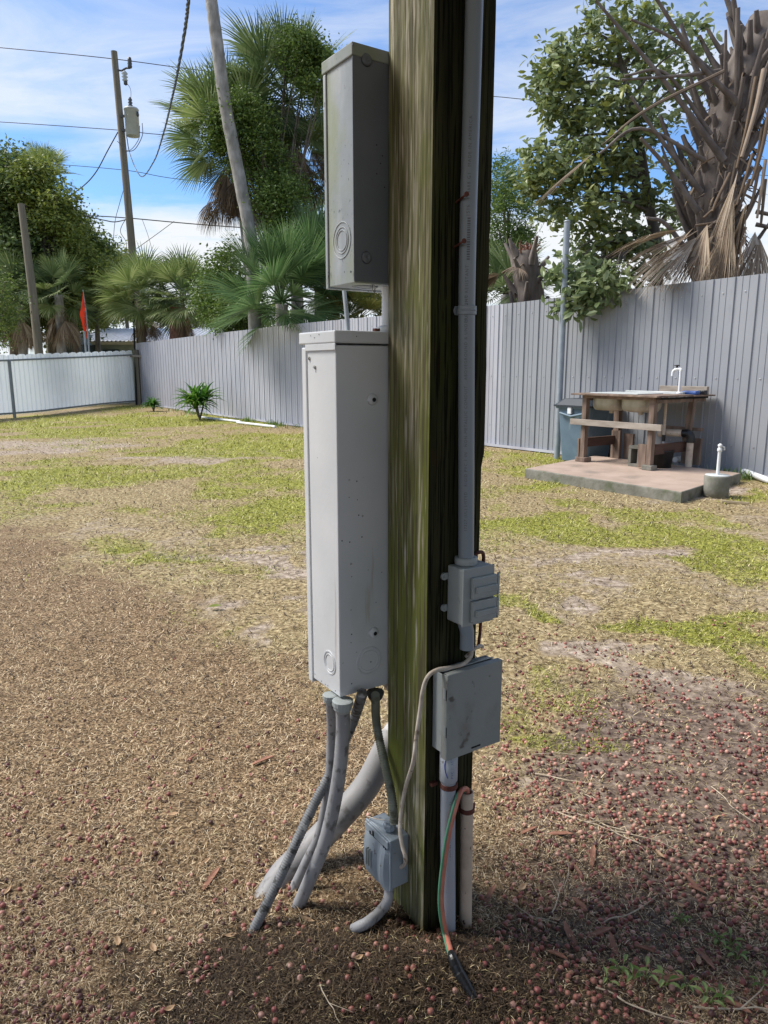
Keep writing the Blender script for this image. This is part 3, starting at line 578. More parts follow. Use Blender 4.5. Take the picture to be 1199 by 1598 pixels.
# ------------------------------------------------------------------ THE POST AND WHAT HANGS ON IT
def post():
    NZ = 90; zs = np.linspace(-.12, 2.62, NZ); K = 10; vs = []; fs = []; mi = []
    prof = []
    for j in range(K): prof.append((j/K*PW, 0, 1))
    for j in range(K): prof.append((PW, j/K*PW, 2))
    for j in range(K): prof.append((PW-j/K*PW, PW, 2))
    for j in range(K): prof.append((0, PW-j/K*PW, 0))
    R_ = random.Random(3); nn = len(prof)
    for i, z in enumerate(zs):
        for j, (s, t, f_) in enumerate(prof):
            jx = (R_.random()-.5)*.0012; corner = (j % K == 0); c = .0016 if corner else 0
            cs_, ct = (1 if s < PW/2 else -1), (1 if t < PW/2 else -1)
            ds = jx+cs_*c; dt = jx+ct*c
            if j == K:                                           # the far right corner is chipped and splintered
                ch = .004*max(0, math.sin(z*9+1))*R_.random()+(.007 if z < 1.14 else 0)+(.008 if z < .9 else 0); ds -= ch
            vs.append(tuple(P(s+ds, t+dt, z)))
    for i in range(NZ-1):
        for j in range(nn):
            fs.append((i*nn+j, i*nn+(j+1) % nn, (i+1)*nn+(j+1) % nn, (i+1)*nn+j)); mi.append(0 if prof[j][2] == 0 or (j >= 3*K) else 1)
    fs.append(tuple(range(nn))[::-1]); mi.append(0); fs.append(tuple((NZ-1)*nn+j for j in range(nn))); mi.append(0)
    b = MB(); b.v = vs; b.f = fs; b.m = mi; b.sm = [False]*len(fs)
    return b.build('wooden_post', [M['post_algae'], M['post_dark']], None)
po = post(); tag(po, 'thick square wooden post, one side green with algae and the other nearly black', 'post')
for i, (a, b, c, d) in enumerate([((713, 316), (728, 303), 0, 0), ((710, 386), (724, 376), 0, 0)]):
    s0, z0 = PT(*a, 0.0); p0 = P(s0, .004, z0); s1, z1 = PT(*b, -.048); p1 = P(s1, -.048, z1)
    mb = MB().tube([p0, p1], .0022, 10).tube([p1, p1+(p1-p0).normalized()*.0025], .0048, 12)
    nb = mb.build('nail', M['rust']); tag(nb, ('bent rusty nail sticking out of the post, upper of the two by the grey conduit', 'rusty nail sticking out of the post, lower of the two by the grey conduit')[i], 'nail', 'nails holding the conduit')

# upper enclosure
S1 = -.080; B0 = PW+.003
def ringset(mb, fpos, nrm, radii, asp=1.0, r=.0011, mi=0):
    for q in radii: mb.ring(fpos, nrm, (0, 0, 1), q, r, q*asp, n=40, mi=mi)
T = thing('meter_box', 'dark grey metal electrical box high on the post, algae-stained', 'electrical box', P(-.08, B0, 1.493))
zt, zb, D = 1.942, 1.493, .1157
b = MB().pbox(S1, .235, B0, B0+D-.012, zb+.001, zt-.022, .0015); 
b.build('body', M['upper_paint'], T)
b = MB().pbox(S1-.002, .237, B0-.0022, B0-.0002, zb+.004, zt-.024, .0004); b.build('back_panel', M['upper_back'], T)
b = MB().pbox(S1-.004, .239, B0-.004, B0+D+.004, zt-.024, zt, .002); b.build('top_cap', M['upper_paint'], T)
b = MB().pbox(S1-.003, .238, B0+D-.0105, B0+D, zb-.003, zt-.026, .0015); b.build('front_cover', M['upper_paint'], T)
t_, z_ = PS(534, 375, S1); b = MB(); ringset(b, P(S1-.0003, t_, z_), -UU, (.020, .026, .036)); b.build('knockout', M['upper_paint'], T)
b = MB()
for (s_, tt, rr) in ((-.02, B0+.055, .028), (.07, B0+.055, .028)):
    for q in (rr, rr*.7): b.ring(P(s_, tt, zb), (0, 0, -1), Vector(UU), q, .0009, n=36)
b.build('knockout', M['upper_paint'], T)
for (px, py) in ((571, 94), (571, 402)):
    s_, z_ = PT(px, py, B0); b = MB().lathe(P(s_, B0-.003, z_), [(.0125, 0), (.0105, .003), (.004, .0055), (.0032, .0045), (0, .0045)], 24, axis=-VV); b.build('mounting_dimple', M['upper_back'], T)
b = MB()
for (px, py) in ((588, 226), (597, 243), (594, 255), (588, 271), (600, 292)):
    s_, z_ = PT(px, py, B0-.002); b.disc(P(s_, B0-.0021, z_), -VV, .0014, .0004, 8)
b.build('screw_hole', M['hole'], T)
b = MB()
for (px, py) in ((552, 69), (514, 425), (549, 424)):
    t_, z_ = PS(px, py, S1-.002); b.disc(P(S1-.0035, t_, z_), -UU, .0022, .0012, 10)
b.build('rivet', M['dark_fit'], T)

# lower long enclosure
S2 = -.1265; zt, zb, D = 1.3976, .587, .1486
T = thing('breaker_box', 'long pale grey metal electrical box hanging low on the post', 'electrical box', P(S2, B0, zb))
MB().pbox(S2, .27, B0, B0+D-.022, zb, zt-.03, .0022).build('body', M['lower_paint'], T)
b = MB().pbox(S2-.004, .274, B0-.004, B0+D+.010, zt-.026, zt, .003); b.pbox(S2-.004, S2-.0008, B0-.0036, B0+D-.02, zt-.040, zt-.0262, .0008); b.build('top_cap', M['lower_paint'], T)
MB().pbox(S2-.002, .272, B0+D-.019, B0+D+.002, zb-.012, zt-.032, .003).build('front_cover', M['lower_paint'], T)
t_, z_ = PS(515, 1034, S2); b = MB(); ringset(b, P(S2-.0003, t_, z_), -UU, (.0195, .0255, .0275)); b.build('knockout', M['lower_paint'], T)
s_, z_ = PT(576, 1031, B0); b = MB(); ringset(b, P(s_, B0-.0003, z_), -VV, (.024, .031, .033)); b.build('knockout', M['lower_paint'], T)
for (px, py) in ((581, 623), (583, 987)):
    s_, z_ = PT(px, py, B0); mb = MB().lathe(P(s_, B0+.001, z_), [(.0135, 0), (.012, .004), (.0085, .007), (.005, .0075)], 28, axis=-VV); o = mb.build('mounting_dimple', M['lower_paint'], T)
    MB().disc(P(s_+.001, B0-.0066, z_-.001), -VV, .0048, .0004, 16).build('hole', M['hole'], o)
b = MB()
for (px, py) in ((545, 749), (557, 751), (545, 776), (558, 780), (560, 804), (566, 806), (534, 844), (546, 846), (565, 838), (548, 880), (549, 1067), (558, 1078), (549, 900), (587, 940), (549, 990), (548, 1003), (555, 525), (579, 1033), (548, 952), (596, 893)):
    s_, z_ = PT(px, py, B0-.0005); b.disc(P(s_, B0-.0046 if py < 540 else B0-.0005, z_), -VV, random.choice((.0011, .0016)), .0004, 8)
for (px, py) in ((488, 524), (501, 522), (494, 527), (502, 1063), (512, 1070), (508, 1068), (524, 1078), (492, 1052)):
    t_, z_ = PS(px, py, S2); b.disc(P(S2-.0046 if py < 560 else S2-.0003, t_, z_), -UU, .0012, .0004, 8)
b.build('screw_hole', M['hole'], T)
for (px, py) in ((548, 880), (545, 749), (566, 805)):
    s_, z_ = PT(px, py, B0); MB().disc(P(s_, B0-.0003, z_), -VV, .0022, .0016, 12).build('screw', M['screw'], T)
for (px, py) in ((483, 559), (492, 573)):
    t_, z_ = PS(px, py, S2); MB().disc(P(S2-.0003, t_, z_), -UU, .0042, .0022, 14).tube([P(S2-.002, t_, z_), P(S2-.0045, t_, z_)], .0022, 8).build('screw', M['screw'], T)
# fittings under it
def fitting(px, py, r, label, m='lower_paint', par=None, h=.03):
    g = G(px, py, .583); b = MB().lathe(g+Vector((0, 0, -h)), [(r*.72, 0), (r*.85, h*.15), (r*.98, h*.3), (r, h*.55), (r*1.12, h*.6), (r*1.12, h*.95), (r*.9, h)], 16, sm=False)
    return b.build('conduit_connector', M[m], par), g
def flexpipe(name, label, pts, r, m, ribs=0, amp=.0, group='conduits running from the boxes into the ground', fit=None, n=16, T=None):
    T = T or thing(name, label, 'conduit', pts[-1], group)
    sp = spline(pts, 10)
    if ribs:
        tot = sum((sp[i+1]-sp[i]).length for i in range(len(sp)-1)); K = int(tot/ribs*3); out = []; acc = [0]
        for i in range(len(sp)-1): acc.append(acc[-1]+(sp[i+1]-sp[i]).length)
        for q in range(K+1):
            d = tot*q/K; i = max(0, min(len(sp)-2, int(np.searchsorted(acc, d)-1))); t = (d-acc[i])/max(1e-9, acc[i+1]-acc[i]); out.append(sp[i].lerp(sp[i+1], t))
        rr = [r*(1-amp*(1 if q % 3 == 0 else 0)) for q in range(len(out))]; MB().tube(out, rr, n).build('tube', M[m], T)
    else: MB().tube(sp, r, n).build('tube', M[m], T)
    return T
def gz(v): return Vector((v.x, v.y, float(gh(v.x, v.y))-.02))
pa = [G(535, 1098, .575), W(535, 1150, 1.545), W(527, 1225, 1.545), W(510, 1305, 1.55), W(487, 1365, 1.56), gz(G(461, 1418)), gz(G(450, 1440))-Vector((0, 0, .02))]
Ta = flexpipe('conduit', 'thickest of the pale grey ribbed conduits curving from the long box to the ground', pa, .0165, 'dirty_conduit', .004, .035); f_, _ = fitting(535, 1092, .0215, '', 'box_grey', Ta)
pb = [G(517, 1090, .575), W(518, 1150, 1.63), W(513, 1225, 1.63), W(499, 1300, 1.635), W(476, 1350, 1.64), gz(G(452, 1395)), gz(G(443, 1412))-Vector((0, 0, .02))]
Tb = flexpipe('conduit', 'thinner pale grey conduit curving down just behind the thickest one', pb, .0125, 'dirty_conduit', .004, .035); fitting(516, 1083, .0165, '', 'box_grey', Tb, .024)
pc = [G(566, 1082, .60), W(550, 1130, 1.68), W(521, 1195, 1.64), W(481, 1275, 1.59), W(432, 1380, 1.53), gz(G(388, 1463)), gz(G(384, 1475))-Vector((0, 0, .02))]
flexpipe('flexible_conduit', 'mottled black and grey metal flexible conduit slanting outward to the ground', pc, .0125, 'flex', .006, .16)
pd = [P(.05, PW+.10, .60), W(640, 1100, 1.83), W(605, 1165, 1.80), W(575, 1222, 1.78), W(540, 1265, 1.755), W(490, 1318, 1.72), W(444, 1362, 1.69), gz(G(418, 1392)), gz(G(395, 1408))-Vector((0, 0, .03))]
flexpipe('large_conduit', 'wide weathered grey plastic pipe sweeping from behind the post into the ground', pd, .036, 'old_pvc', n=28)
pe = [G(586, 1084, .585), W(588, 1130, 1.62), W(600, 1190, 1.57), W(611, 1240, 1.535), W(616, 1286, 1.512)]
Te = flexpipe('flexible_conduit', 'greenish ribbed flexible conduit feeding the small box at the foot of the post', pe, .0105, 'flex_green', .0055, .14); fitting(586, 1078, .018, '', 'dark_fit', Te, .022)
MB().lathe(P(-.030, .096, .2505), [(.0135, 0), (.0135, .006), (.0155, .007), (.0155, .015), (.0125, .018), (.0125, .024)], 8, sm=False).build('conduit_connector', M['blue_grey'], Te)
# small receptacle box with a flip cover
T = thing('outlet_box', 'small weathered blue-grey outlet box with a ribbed flip cover near the ground', 'outlet box', P(-.026, .108, .118))
MB().pbox(-.050, -.001, .058, .162, .121, .249, .003).build('body', M['blue_grey'], T)
b = MB().pbox(-.0555, -.0502, .056, .164, .119, .251, .002); b.pbox(-.060, -.0557, .060, .160, .228, .248, .002)
co = b.build('cover_frame', M['blue_grey'], T)
def flip():
    K = 12; vs = []; fs = []; NZ = 10
    for i in range(NZ+1):
        z = .118+.108*i/NZ; bul = .006+.012*(1-(2*i/NZ-1)**2)*(.7+.3*(1-i/NZ))
        for j in range(K+1):
            t = .060+.098*j/K; q = j/K; d = bul*(1-.45*q) if q > .12 else bul*q/.12
            if .28 < q < .45: d *= .55
            vs.append(P(-.0559-d, t, z))
    for i in range(NZ):
        for j in range(K): a = i*(K+1)+j; fs.append((a, a+K+1, a+K+2, a+1))
    n0 = len(vs); vs += [P(-.0556, .060+.098*(j % (K+1))/K, .118+.108*(j//(K+1))/NZ) for j in range((NZ+1)*(K+1))]
    fs += [tuple(x_+n0 for x_ in f[::-1]) for f in fs]
    per = [j for j in range(K+1)]+[i*(K+1)+K for i in range(1, NZ+1)]+[NZ*(K+1)+j for j in range(K-1, -1, -1)]+[i*(K+1) for i in range(NZ-1, 0, -1)]
    for a, b_ in zip(per, per[1:]+per[:1]): fs.append((a, b_, b_+n0, a+n0))
    return MB().add(vs, fs, 0, False)
fl = flip().build('flip_cover', M['blue_grey'], T)
b = MB()
for q, t in enumerate((.118, .126, .134)): b.pbox(-.0725-.0005*q, -.0655, t-.0008, t+.0008, .150, .196)
b.build('raised_lettering', M['box_grey'], fl)
b = MB().pbox(-.0615, -.0602, .118, .124, .229, .243, .0005); b.pbox(-.0612, -.0602, .074, .078, .226, .231); b.pbox(-.0612, -.0602, .066, .070, .225, .230); b.pbox(-.0615, -.0602, .132, .136, .228, .236); b.build('hinge_gap', M['hole'], T)
s3 = [P(-.030, .095, .125), W(606, 1402, 1.505), W(596, 1420, 1.51), GH(576, 1438, .022), GH(557, 1448, .008), GH(549, 1452, -.03)]
flexpipe('conduit', 'short ribbed grey conduit curling out under the small blue-grey outlet box', s3, .0125, 'dirty_conduit', .004, .05)
tg = spline([P(-.052, .162, .256), P(-.045, .12, .268), P(-.025, .09, .275), P(-.01, .07, .272)], 5)
tag(MB().tube(tg, .0012, 6).build('wire_loop', M['cable_white']), 'thin wire looped over the top of the small blue-grey outlet box', 'wire')

# conduit on the dark face
cpts = []
for (px, py) in ((741.5, -60), (740.5, 5), (735, 200), (731, 340), (728.5, 485), (728, 620), (728, 760), (727.5, 872)):
    s_, z_ = PT(px, py, -.019); cpts.append(P(s_, -.019, z_))
T = thing('conduit', 'straight grey plastic conduit running up the dark side of the post', 'conduit', cpts[-1])
csp = spline(cpts, 8); MB().tube(csp, .0168, 28).build('tube', M['grey_pvc'], T)
top = cpts[-1]
def text_on_tube(txt, z_hi, size, parent, m, along_u, R, axis_fn, name='lettering'):
    cu = bpy.data.curves.new('t', 'FONT'); cu.body = txt; cu.size = size; cu.space_character = 1.25; cu.resolution_u = 2
    o = bpy.data.objects.new('t', cu); COL.objects.link(o); dg = bpy.context.evaluated_depsgraph_get(); me = bpy.data.meshes.new_from_object(o.evaluated_get(dg)); bpy.data.objects.remove(o)
    V_ = np.array([tuple(v.co) for v in me.vertices]); wid = V_[:, 0].max(); b = MB(); vs = []
    for vx, vy, _ in V_:
        z = z_hi-wid+vx; c = axis_fn(z); a = along_u+(-vy)/R; d = Vector(-VV)*math.cos(a)+Vector(UU)*math.sin(a); vs.append(c+d*(R+.0003))
    b.add(vs, [tuple(p.vertices) for p in me.polygons]); return b.build(name, m, parent), wid
def ax1(z):
    for i in range(len(csp)-1):
        if csp[i].z >= z >= csp[i+1].z: t = (csp[i].z-z)/(csp[i].z-csp[i+1].z); return csp[i].lerp(csp[i+1], t)
    return csp[-1] if z < csp[-1].z else csp[0]
zz = PT(733, 180, -.03)[1]
for txt, gap in (('MADE IN AMERICA', .012), ('114688 G1', .01), ('1516', .05), ('SUNLIGHT RESISTANT', .012)):
    _, wd = text_on_tube(txt, zz, .0088, T, M['ink'], -.55, .0168, ax1); zz -= wd+gap
    if txt == '1516':
        b = MB()
        zb_ = zz+.048
        while zb_ > zz-.03:
            c = ax1(zb_); hh = random.choice((.0016, .003, .0024))
            for a0 in (-.78,):
                q = []
                for (da, dz) in ((0, 0), (.35, 0), (.35, -hh), (0, -hh)):
                    a = a0+da; d = Vector(-VV)*math.cos(a)+Vector(UU)*math.sin(a); q.append(c+d*.0172+Vector((0, 0, dz)))
                b.add(q, [(0, 1, 2, 3)])
            zb_ -= hh+.0018
        b.build('marking', M['ink'], T); zz -= .04
_, wd = text_on_tube('ABOVEGROUND & UNDERGROUND', PT(728, 460, -.03)[1], .0085, T, M['ink'], -.6, .0168, ax1); zz = PT(728, 460, -.03)[1]-wd-.012
for txt in ('NON-METALLIC CONDUIT', 'RIGID PVC 1 IN', '17227 (UL) LISTED'):
    _, wd = text_on_tube(txt, zz, .0085, T, M['ink'], -.6, .0168, ax1); zz -= wd+.012
s_, z_ = PT(713, 485, 0); cc_ = ax1(z_)
b = MB(); K = 16; vs = []; fs = []
for i in range(K+1):
    a = -math.pi/2-.25+(math.pi+.5)*i/K; d = Vector(-VV)*math.cos(a)+Vector(UU)*math.sin(a)
    for (rr, dz) in ((.0171, -.009), (.0198, -.008), (.0198, -.002), (.0205, 0), (.0198, .002), (.0198, .008), (.0171, .009)): vs.append(cc_+d*rr+Vector((0, 0, dz)))
for i in range(K):
    for j in range(6): fs.append((i*7+j, i*7+j+1, i*7+7+j+1, i*7+7+j))
b.add(vs, fs, 0, False)
cs0 = (cc_-Vector(CC))@Vector(UU)
b.pbox(s_, cs0-.0165, -.005, -.0005, z_-.0085, z_+.0085, .001); b.lathe(P(s_, -.0005, z_), [(.009, 0), (.009, .005), (.0045, .005), (.0042, .002), (0, .002)], 20, axis=-VV, sm=False)
o = b.build('pipe_strap', M['grey_pvc'], T); MB().disc(P(s_, -.0028, z_), -VV, .0042, .0004, 12).build('hole', M['hole'], o)

# weatherproof double outlet box
T = thing('outlet_box', 'small grey weatherproof box with two hinged outlet covers, mid-height on the dark face', 'outlet box', P(.095, -.027, .782))
MB().pbox(.053, .137, -.052, -.0005, .784, .908, .004).build('body', M['box_grey'], T)
MB().pbox(.052, .138, -.0565, -.0523, .783, .909, .0012).build('face_plate', M['box_grey'], T)
for i, (y0, y1) in enumerate(((897, 930), (933, 966))):
    _, za = PT(752, y0+2, -.06); _, zb_ = PT(752, y1+2, -.06)
    c = MB().pbox(.0705, .139, -.0665, -.0568, zb_, za, .003).build('outlet_cover', M['box_grey'], T)
    MB().pbox(.0765, .134, -.0745, -.0662, (za+zb_)/2-.0095, (za+zb_)/2+.0045, .002).build('grip', M['box_grey'], c)
    MB().pbox(.1392, .1455, -.0665, -.055, zb_+.004, za-.004, .0015).tube([P(.144, -.062, zb_-.001), P(.144, -.062, za+.001)], .0028, 10).build('hinge', M['box_grey'], c)
for py in (899, 948):
    s_, z_ = PT(692, py, 0); e_ = MB().lathe(P(s_, -.0005, z_), [(.0078, 0), (.0078, .005), (.004, .005), (.004, .001), (0, .001)], 20, axis=-VV, sm=False).pbox(s_, .0525, -.0052, -.001, z_-.0072, z_+.0072, .001)
    e_ = e_.build('mounting_lug', M['box_grey'], T); MB().disc(P(s_, -.0022, z_), -VV, .0036, .0012, 6).build('screw', M['screw'], e_)
ct = top.copy(); MB().lathe(Vector((ct.x, ct.y, .9085)), [(.0235, 0), (.0245, .003), (.0245, .013), (.023, .016), (.0172, .016)], 28).build('hub', M['box_grey'], T)
lo = [P(.083, -.022, .79)] + [P(PT(729, py, -.022)[0], -.022, PT(729, py, -.022)[1]) for py in (985, 1012)]
o = MB().tube(lo, .0158, 26, cap=False).tube([lo[-1]+Vector((0, 0, .0005)), lo[-1]-Vector((0, 0, .0005))], .0156, 26, mi=1).build('pipe_stub', [M['grey_pvc'], M['hole']], T)
tag(MB().tube(spline([P(.112, -.01, .905), P(.120, -.016, .925), P(.138, -.014, .926), P(.152, -.004, .912), P(.158, .004, .89)], 6), .0042, 10).build('red_cable', M['rust']), 'dark red cable looping over the top corner of the double outlet box', 'cable')
tag(MB().tube(spline([P(.10, -.012, .69), P(.12, -.016, .705), P(.140, -.012, .708), P(.156, -.004, .700)], 6), .0042, 10).build('tan_cable', M['cable_white']), 'short tan cable end behind the open grey control box', 'cable')
tag(MB().tube(spline([P(.146, -.004, .80), P(.147, -.006, .76), P(.142, -.006, .70)], 6), .0038, 10).build('red_cable', M['rust']), 'dark red cable running down between the two boxes on the dark face', 'cable')
# timer / control box with its lid
T = thing('control_box', 'grey-green metal control box with a loose scuffed lid, low on the dark face', 'electrical box', P(.09, -.025, .487))
b = MB().pbox(.019, .022, -.040, -.0005, .494, .676, .0006); b.pbox(.0222, .169, -.0035, -.0008, .494, .676, .0005); b.pbox(.166, .169, -.040, -.0037, .494, .676, .0005); b.pbox(.0222, .1658, -.040, -.0037, .494, .497, .0005)
b.build('body', M['box_grey'], T)
Rt = RP @ Matrix.Rotation(math.radians(-20), 3, 'X')
b = MB().box(P(.094, -.019, .678), (.070, .016, .0008), Rt, .0004); b.build('top_flap', M['box_grey'], T)
b = MB().pbox(.0165, .172, -.0545, -.0525, .484, .682, .0008); b.pbox(.0165, .019, -.0523, -.034, .484, .680, .0006); b.pbox(.0192, .172, -.0523, -.038, .6795, .682, .0006)
b.pbox(.020, .024, -.044, -.0375, .668, .6792, .0004)
lid = b.build('lid', M['lid_grey'], T)
for py in (1083, 1141):
    t_, z_ = PS(694.5, py, .0163); o = MB().pbox(.0150, .0163, t_-.004, t_+.004, z_-.012, z_+.012, .0008).build('latch', M['box_grey'], lid)
    MB().pbox(.0158, .0164, t_-.0062, t_-.0042, z_-.014, z_+.010).build('slot', M['hole'], o)
s_, z_ = PT(743, 1165, -.055); MB().pbox(s_-.013, s_+.013, -.0551, -.0546, z_-.002, z_+.002).build('slot', M['hole'], lid)
# white pvc riser
axis_l = [P(.0455, -.026, .50), P(.0462, -.027, .30), P(.050, -.029, .10), P(.052, -.030, -.02)]
T = thing('pvc_pipe', 'bluish white plastic pipe rising beside the post to the control box, lettered along its side', 'pipe', axis_l[-1])
MB().tube(spline(axis_l, 6), .0172, 28).build('pipe', M['white_pvc'], T)
MB().lathe(P(.0457, -.0265, .418), [(.0172, -.006), (.0205, 0), (.0205, .075)], 28).build('coupling', M['white_pvc'], T)
def ax2(z):
    t = min(max((.50-z)/.52, 0), 1); return P(.0455+.0065*t, -.026-.004*t, z)
text_on_tube('1 SCH 40 PVC 1120 ASTM D1785', .372, .0085, T, M['ink'], -.35, .0172, ax2)
text_on_tube('PVC II ASTM', .486, .0085, T, M['ink_blue'], -.15, .0205, ax2)
b = MB(); c = ax2(.46)
b_pts = []
for i in range(14):
    a = -.75-.35*math.sin(i/13*3.1); d = Vector(-VV)*math.cos(a)+Vector(UU)*math.sin(a); b_pts.append(ax2(.487-.055*i/13)+d*.0206)
MB().tube(b_pts, .0016, 5).build('printed_mark', M['ink_blue'], T)
zr = PT(697, 1235, -.045)[1]
def strap(c, r, z, dz, par, m, name='pipe_clamp'):
    b = MB()
    for q in (-dz, 0, dz): b.ring(Vector((c.x, c.y, z+q)), (0, 0, 1), Vector(UU), r, .0022, n=28)
    return b.build(name, M[m], par)
strap(ax2(zr), .0185, zr, .004, T, 'rust')
b = MB().pbox(.012, .030, -.010, -.0005, zr-.004, zr+.004, .001).build('clamp_tail', M['rust'], T)
# cream open pipe
cx_, ct_ = .0985, -.030; ztop = PT(725, 1237, -.03)[1]
T = thing('pvc_pipe', 'short cream plastic pipe, open at the top, with wires coming out', 'pipe', P(cx_+.004, ct_, -.01))
b = MB(); K = 30; NZ = 24; vs = []; fs = []
for (rr, sgn) in ((.0145, 1), (.0122, -1)):
    for i in range(NZ+1):
        for k_ in range(K):
            a = 2*math.pi*k_/K; z = ztop+(0-ztop)*i/NZ; d = Vector(-VV)*math.cos(a)+Vector(UU)*math.sin(a)
            if i == NZ: z = .035*max(0, math.sin(a*1.0-2.2))+.012*math.sin(a*5)-.012
            vs.append(P(cx_+.006*(1-z/ztop), ct_, z)+d*rr)
n1_ = (NZ+1)*K
for i in range(NZ):
    for k_ in range(K): a = i*K+k_; c = i*K+(k_+1) % K; fs.append((a, a+K, c+K, c)); fs.append((n1_+a, n1_+c, n1_+c+K, n1_+a+K))
for k_ in range(K): fs.append((k_, (k_+1) % K, n1_+(k_+1) % K, n1_+k_))
b.add(vs, fs, 0, True); b.build('pipe', M['cream_pvc'], T)
MB().ring(P(cx_+.0004, ct_, ztop-.012), (0, 0, 1), Vector(UU), .0145, .0007, n=28).build('rim_groove', M['cream_pvc'], T)
zr2 = PT(726, 1272, -.045)[1]; strap(P(cx_+.001, ct_, 0), .0158, zr2, .0035, T, 'rust'); 
sz = PT(741, 1256, 0)[1]; MB().pbox(.117, .148, -.004, -.0005, sz-.008, sz+.008, .0008).build('clamp_tail', M['rust_wire'], T)
MB().pbox(.080, .0845, -.022, -.0005, zr2-.006, zr2+.005, .0008).build('clamp_tail', M['rust'], T)
# wires from the cream pipe
def wp(px, py, t): s_, z_ = PT(px, py, t); return P(s_, t, z_)
rp = [P(cx_+.001, ct_+.002, ztop-.05), P(cx_+.002, ct_, ztop-.008), wp(727, 1231, -.031), wp(718, 1238, -.046), wp(708, 1270, -.052), wp(699, 1310, -.056), wp(692, 1360, -.060), wp(689, 1400, -.062), wp(691, 1430, -.064), wp(697, 1460, -.066), GH(707, 1496, .03)]
gp_ = [p+Vector(UU)*(-.0065) for p in rp]; gp_[0] = rp[0]+Vector((-.002, 0, 0)); gp_[1] = rp[1]+Vector((-.004, 0, -.002))
T = thing('electrical_cable', 'pink and green wires bent out of the cream pipe, their ends wrapped in black tape', 'cable', rp[-1])
MB().tube(spline(rp, 8), .0060, 12).build('red_wire', M['wire_red'], T); MB().tube(spline(gp_, 8), .0032, 10).build('green_wire', M['wire_green'], T)
tp = [rp[-2].lerp(rp[-1], .8), rp[-1], GH(715, 1516, .016), GH(727, 1536, .008), GH(741, 1560, -.002)]
sp_ = spline(tp, 8); MB().tube(sp_, [.0075+.0038*math.sin(i/len(sp_)*3.0)+.001*random.random() for i in range(len(sp_))], 12, sm=False).build('black_tape', M['black'], T)
# white cable loop
wc = [wp(736, 1006, -.022), wp(735, 1024, -.028), wp(722, 1037, -.030), wp(703, 1042, -.030), wp(682, 1046, -.030), wp(668, 1056, -.024), wp(660, 1078, -.016), wp(656, 1108, -.012), wp(650, 1150, -.012), wp(645, 1190, -.010)]
def ws(px, py, s): t_, z_ = PS(px, py, s); return P(s, t_, z_)
wc += [ws(634, 1226, -.012), ws(627, 1262, -.022), ws(624.5, 1295, -.034), ws(628, 1320, -.036), ws(633, 1338, -.034), wp(632, 1348, .050), wp(625, 1354, .057)]
tag(MB().tube(spline(wc, 8), .0047, 12).build('white_cable', M['cable_white']), 'dirty white cable looping from the conduit stub around the post edge to the lowest box', 'cable')
# bits between the two big boxes
q = [W(536, 441, 1.72), W(540, 480, 1.70), G(544, 520, 1.39)]; q[-1] = W(543.5, 519, 1.69)
tag(MB().tube(q, .0048, 10).build('grounding_conduit', M['galv']), 'thin grey tube standing between the upper and the lower electrical box', 'conduit')
T = thing('meter_hub', 'white conduit nipple and hub on top of the long electrical box', 'conduit fitting', P(-.02, .20, 1.4))
c = P(.030, .190, 0); MB().lathe(Vector((c.x, c.y, 1.398)), [(.030, 0), (.030, .008), (.026, .012), (.019, .014)], 26).build('hub', M['white_paint'], T)
MB().tube([Vector((c.x, c.y, 1.41)), Vector((c.x, c.y, 1.50))], .0165, 22).build('nipple', M['white_paint'], T)
b = MB()
for (a_, r_) in ((.8, .034), (2.6, .034)): b.lathe(Vector((c.x+math.cos(a_)*r_, c.y+math.sin(a_)*r_, 1.398)), [(.006, 0), (.006, .005), (.003, .006), (.003, .009)], 8, sm=False)
b.build('screw', M['screw'], T)
tag(MB().box(P(-.018, .168, 1.4015), (.007, .005, .003), RP, .001).build('dead_leaf', M['rust']), 'tiny dark curled leaf lying on top of the long electrical box', 'leaf')
tag(MB().tube(spline([P(-.028, .168, 1.497), P(-.030, .166, 1.485), P(-.024, .166, 1.478), P(-.022, .168, 1.488), P(-.025, .170, 1.497)], 5), .0014, 6).build('wire_loop', M['screw']), 'small metal seal loop hanging under the upper electrical box', 'wire')
# unseen roof added above and behind the viewer to shade the post
T = thing('shade_roof', 'unseen roof added above the picture to shade the post', 'roof', (0, 1.5, 2.62))
MB().box((.5, 1.50, 2.72), (5.2, .07, .10)).build('beam', M['old_wood'], T)
MB().box((.5, -1.2, 2.86), (5.4, 2.80, .035)).build('roof_sheet', M['house_wall'], T)
# ------------------------------------------------------------------ FENCES
def corrugated(path, heights, pitch, prof, z0=0.0, top_fn=None):
    """sheet swept along a ground polyline; prof = [(fraction of pitch, outward offset)]"""
    P2 = [Vector((a, b, 0)) for a, b in path]; seg = [(P2[i+1]-P2[i]).length for i in range(len(P2)-1)]; tot = sum(seg); vs = []; k = 0
    def at(d):
        i = 0
        while i < len(seg)-1 and d > seg[i]: d -= seg[i]; i += 1
        t = d/seg[i]; dr = (P2[i+1]-P2[i]).normalized(); return P2[i].lerp(P2[i+1], t), Vector((-dr.y, dr.x, 0)), heights[i]*(1-t)+heights[i+1]*t
    n_ = int(tot/pitch); cols = []
    for q in range(n_):
        for fr, off in prof: cols.append(((q+fr)*pitch, off, fr))
    fs = []
    for d, off, fr in cols:
        p, nr, h = at(min(d, tot-1e-4)); p = p+nr*off; zb = float(gh(p.x, p.y))+z0; zt = h+(top_fn(fr) if top_fn else 0); vs += [(p.x, p.y, zb), (p.x, p.y, zt)]
    for i in range(len(cols)-1): fs.append((i*2, i*2+2, i*2+3, i*2+1))
    return vs, fs, at, tot
FP = [(7.4, 4.4), (4.61, 8.60), (3.48, 10.28), (2.636, 11.394), (1.752, 12.55), (-1.777, 16.588), (-4.477, 20.408), (-9.4, 27.9)]
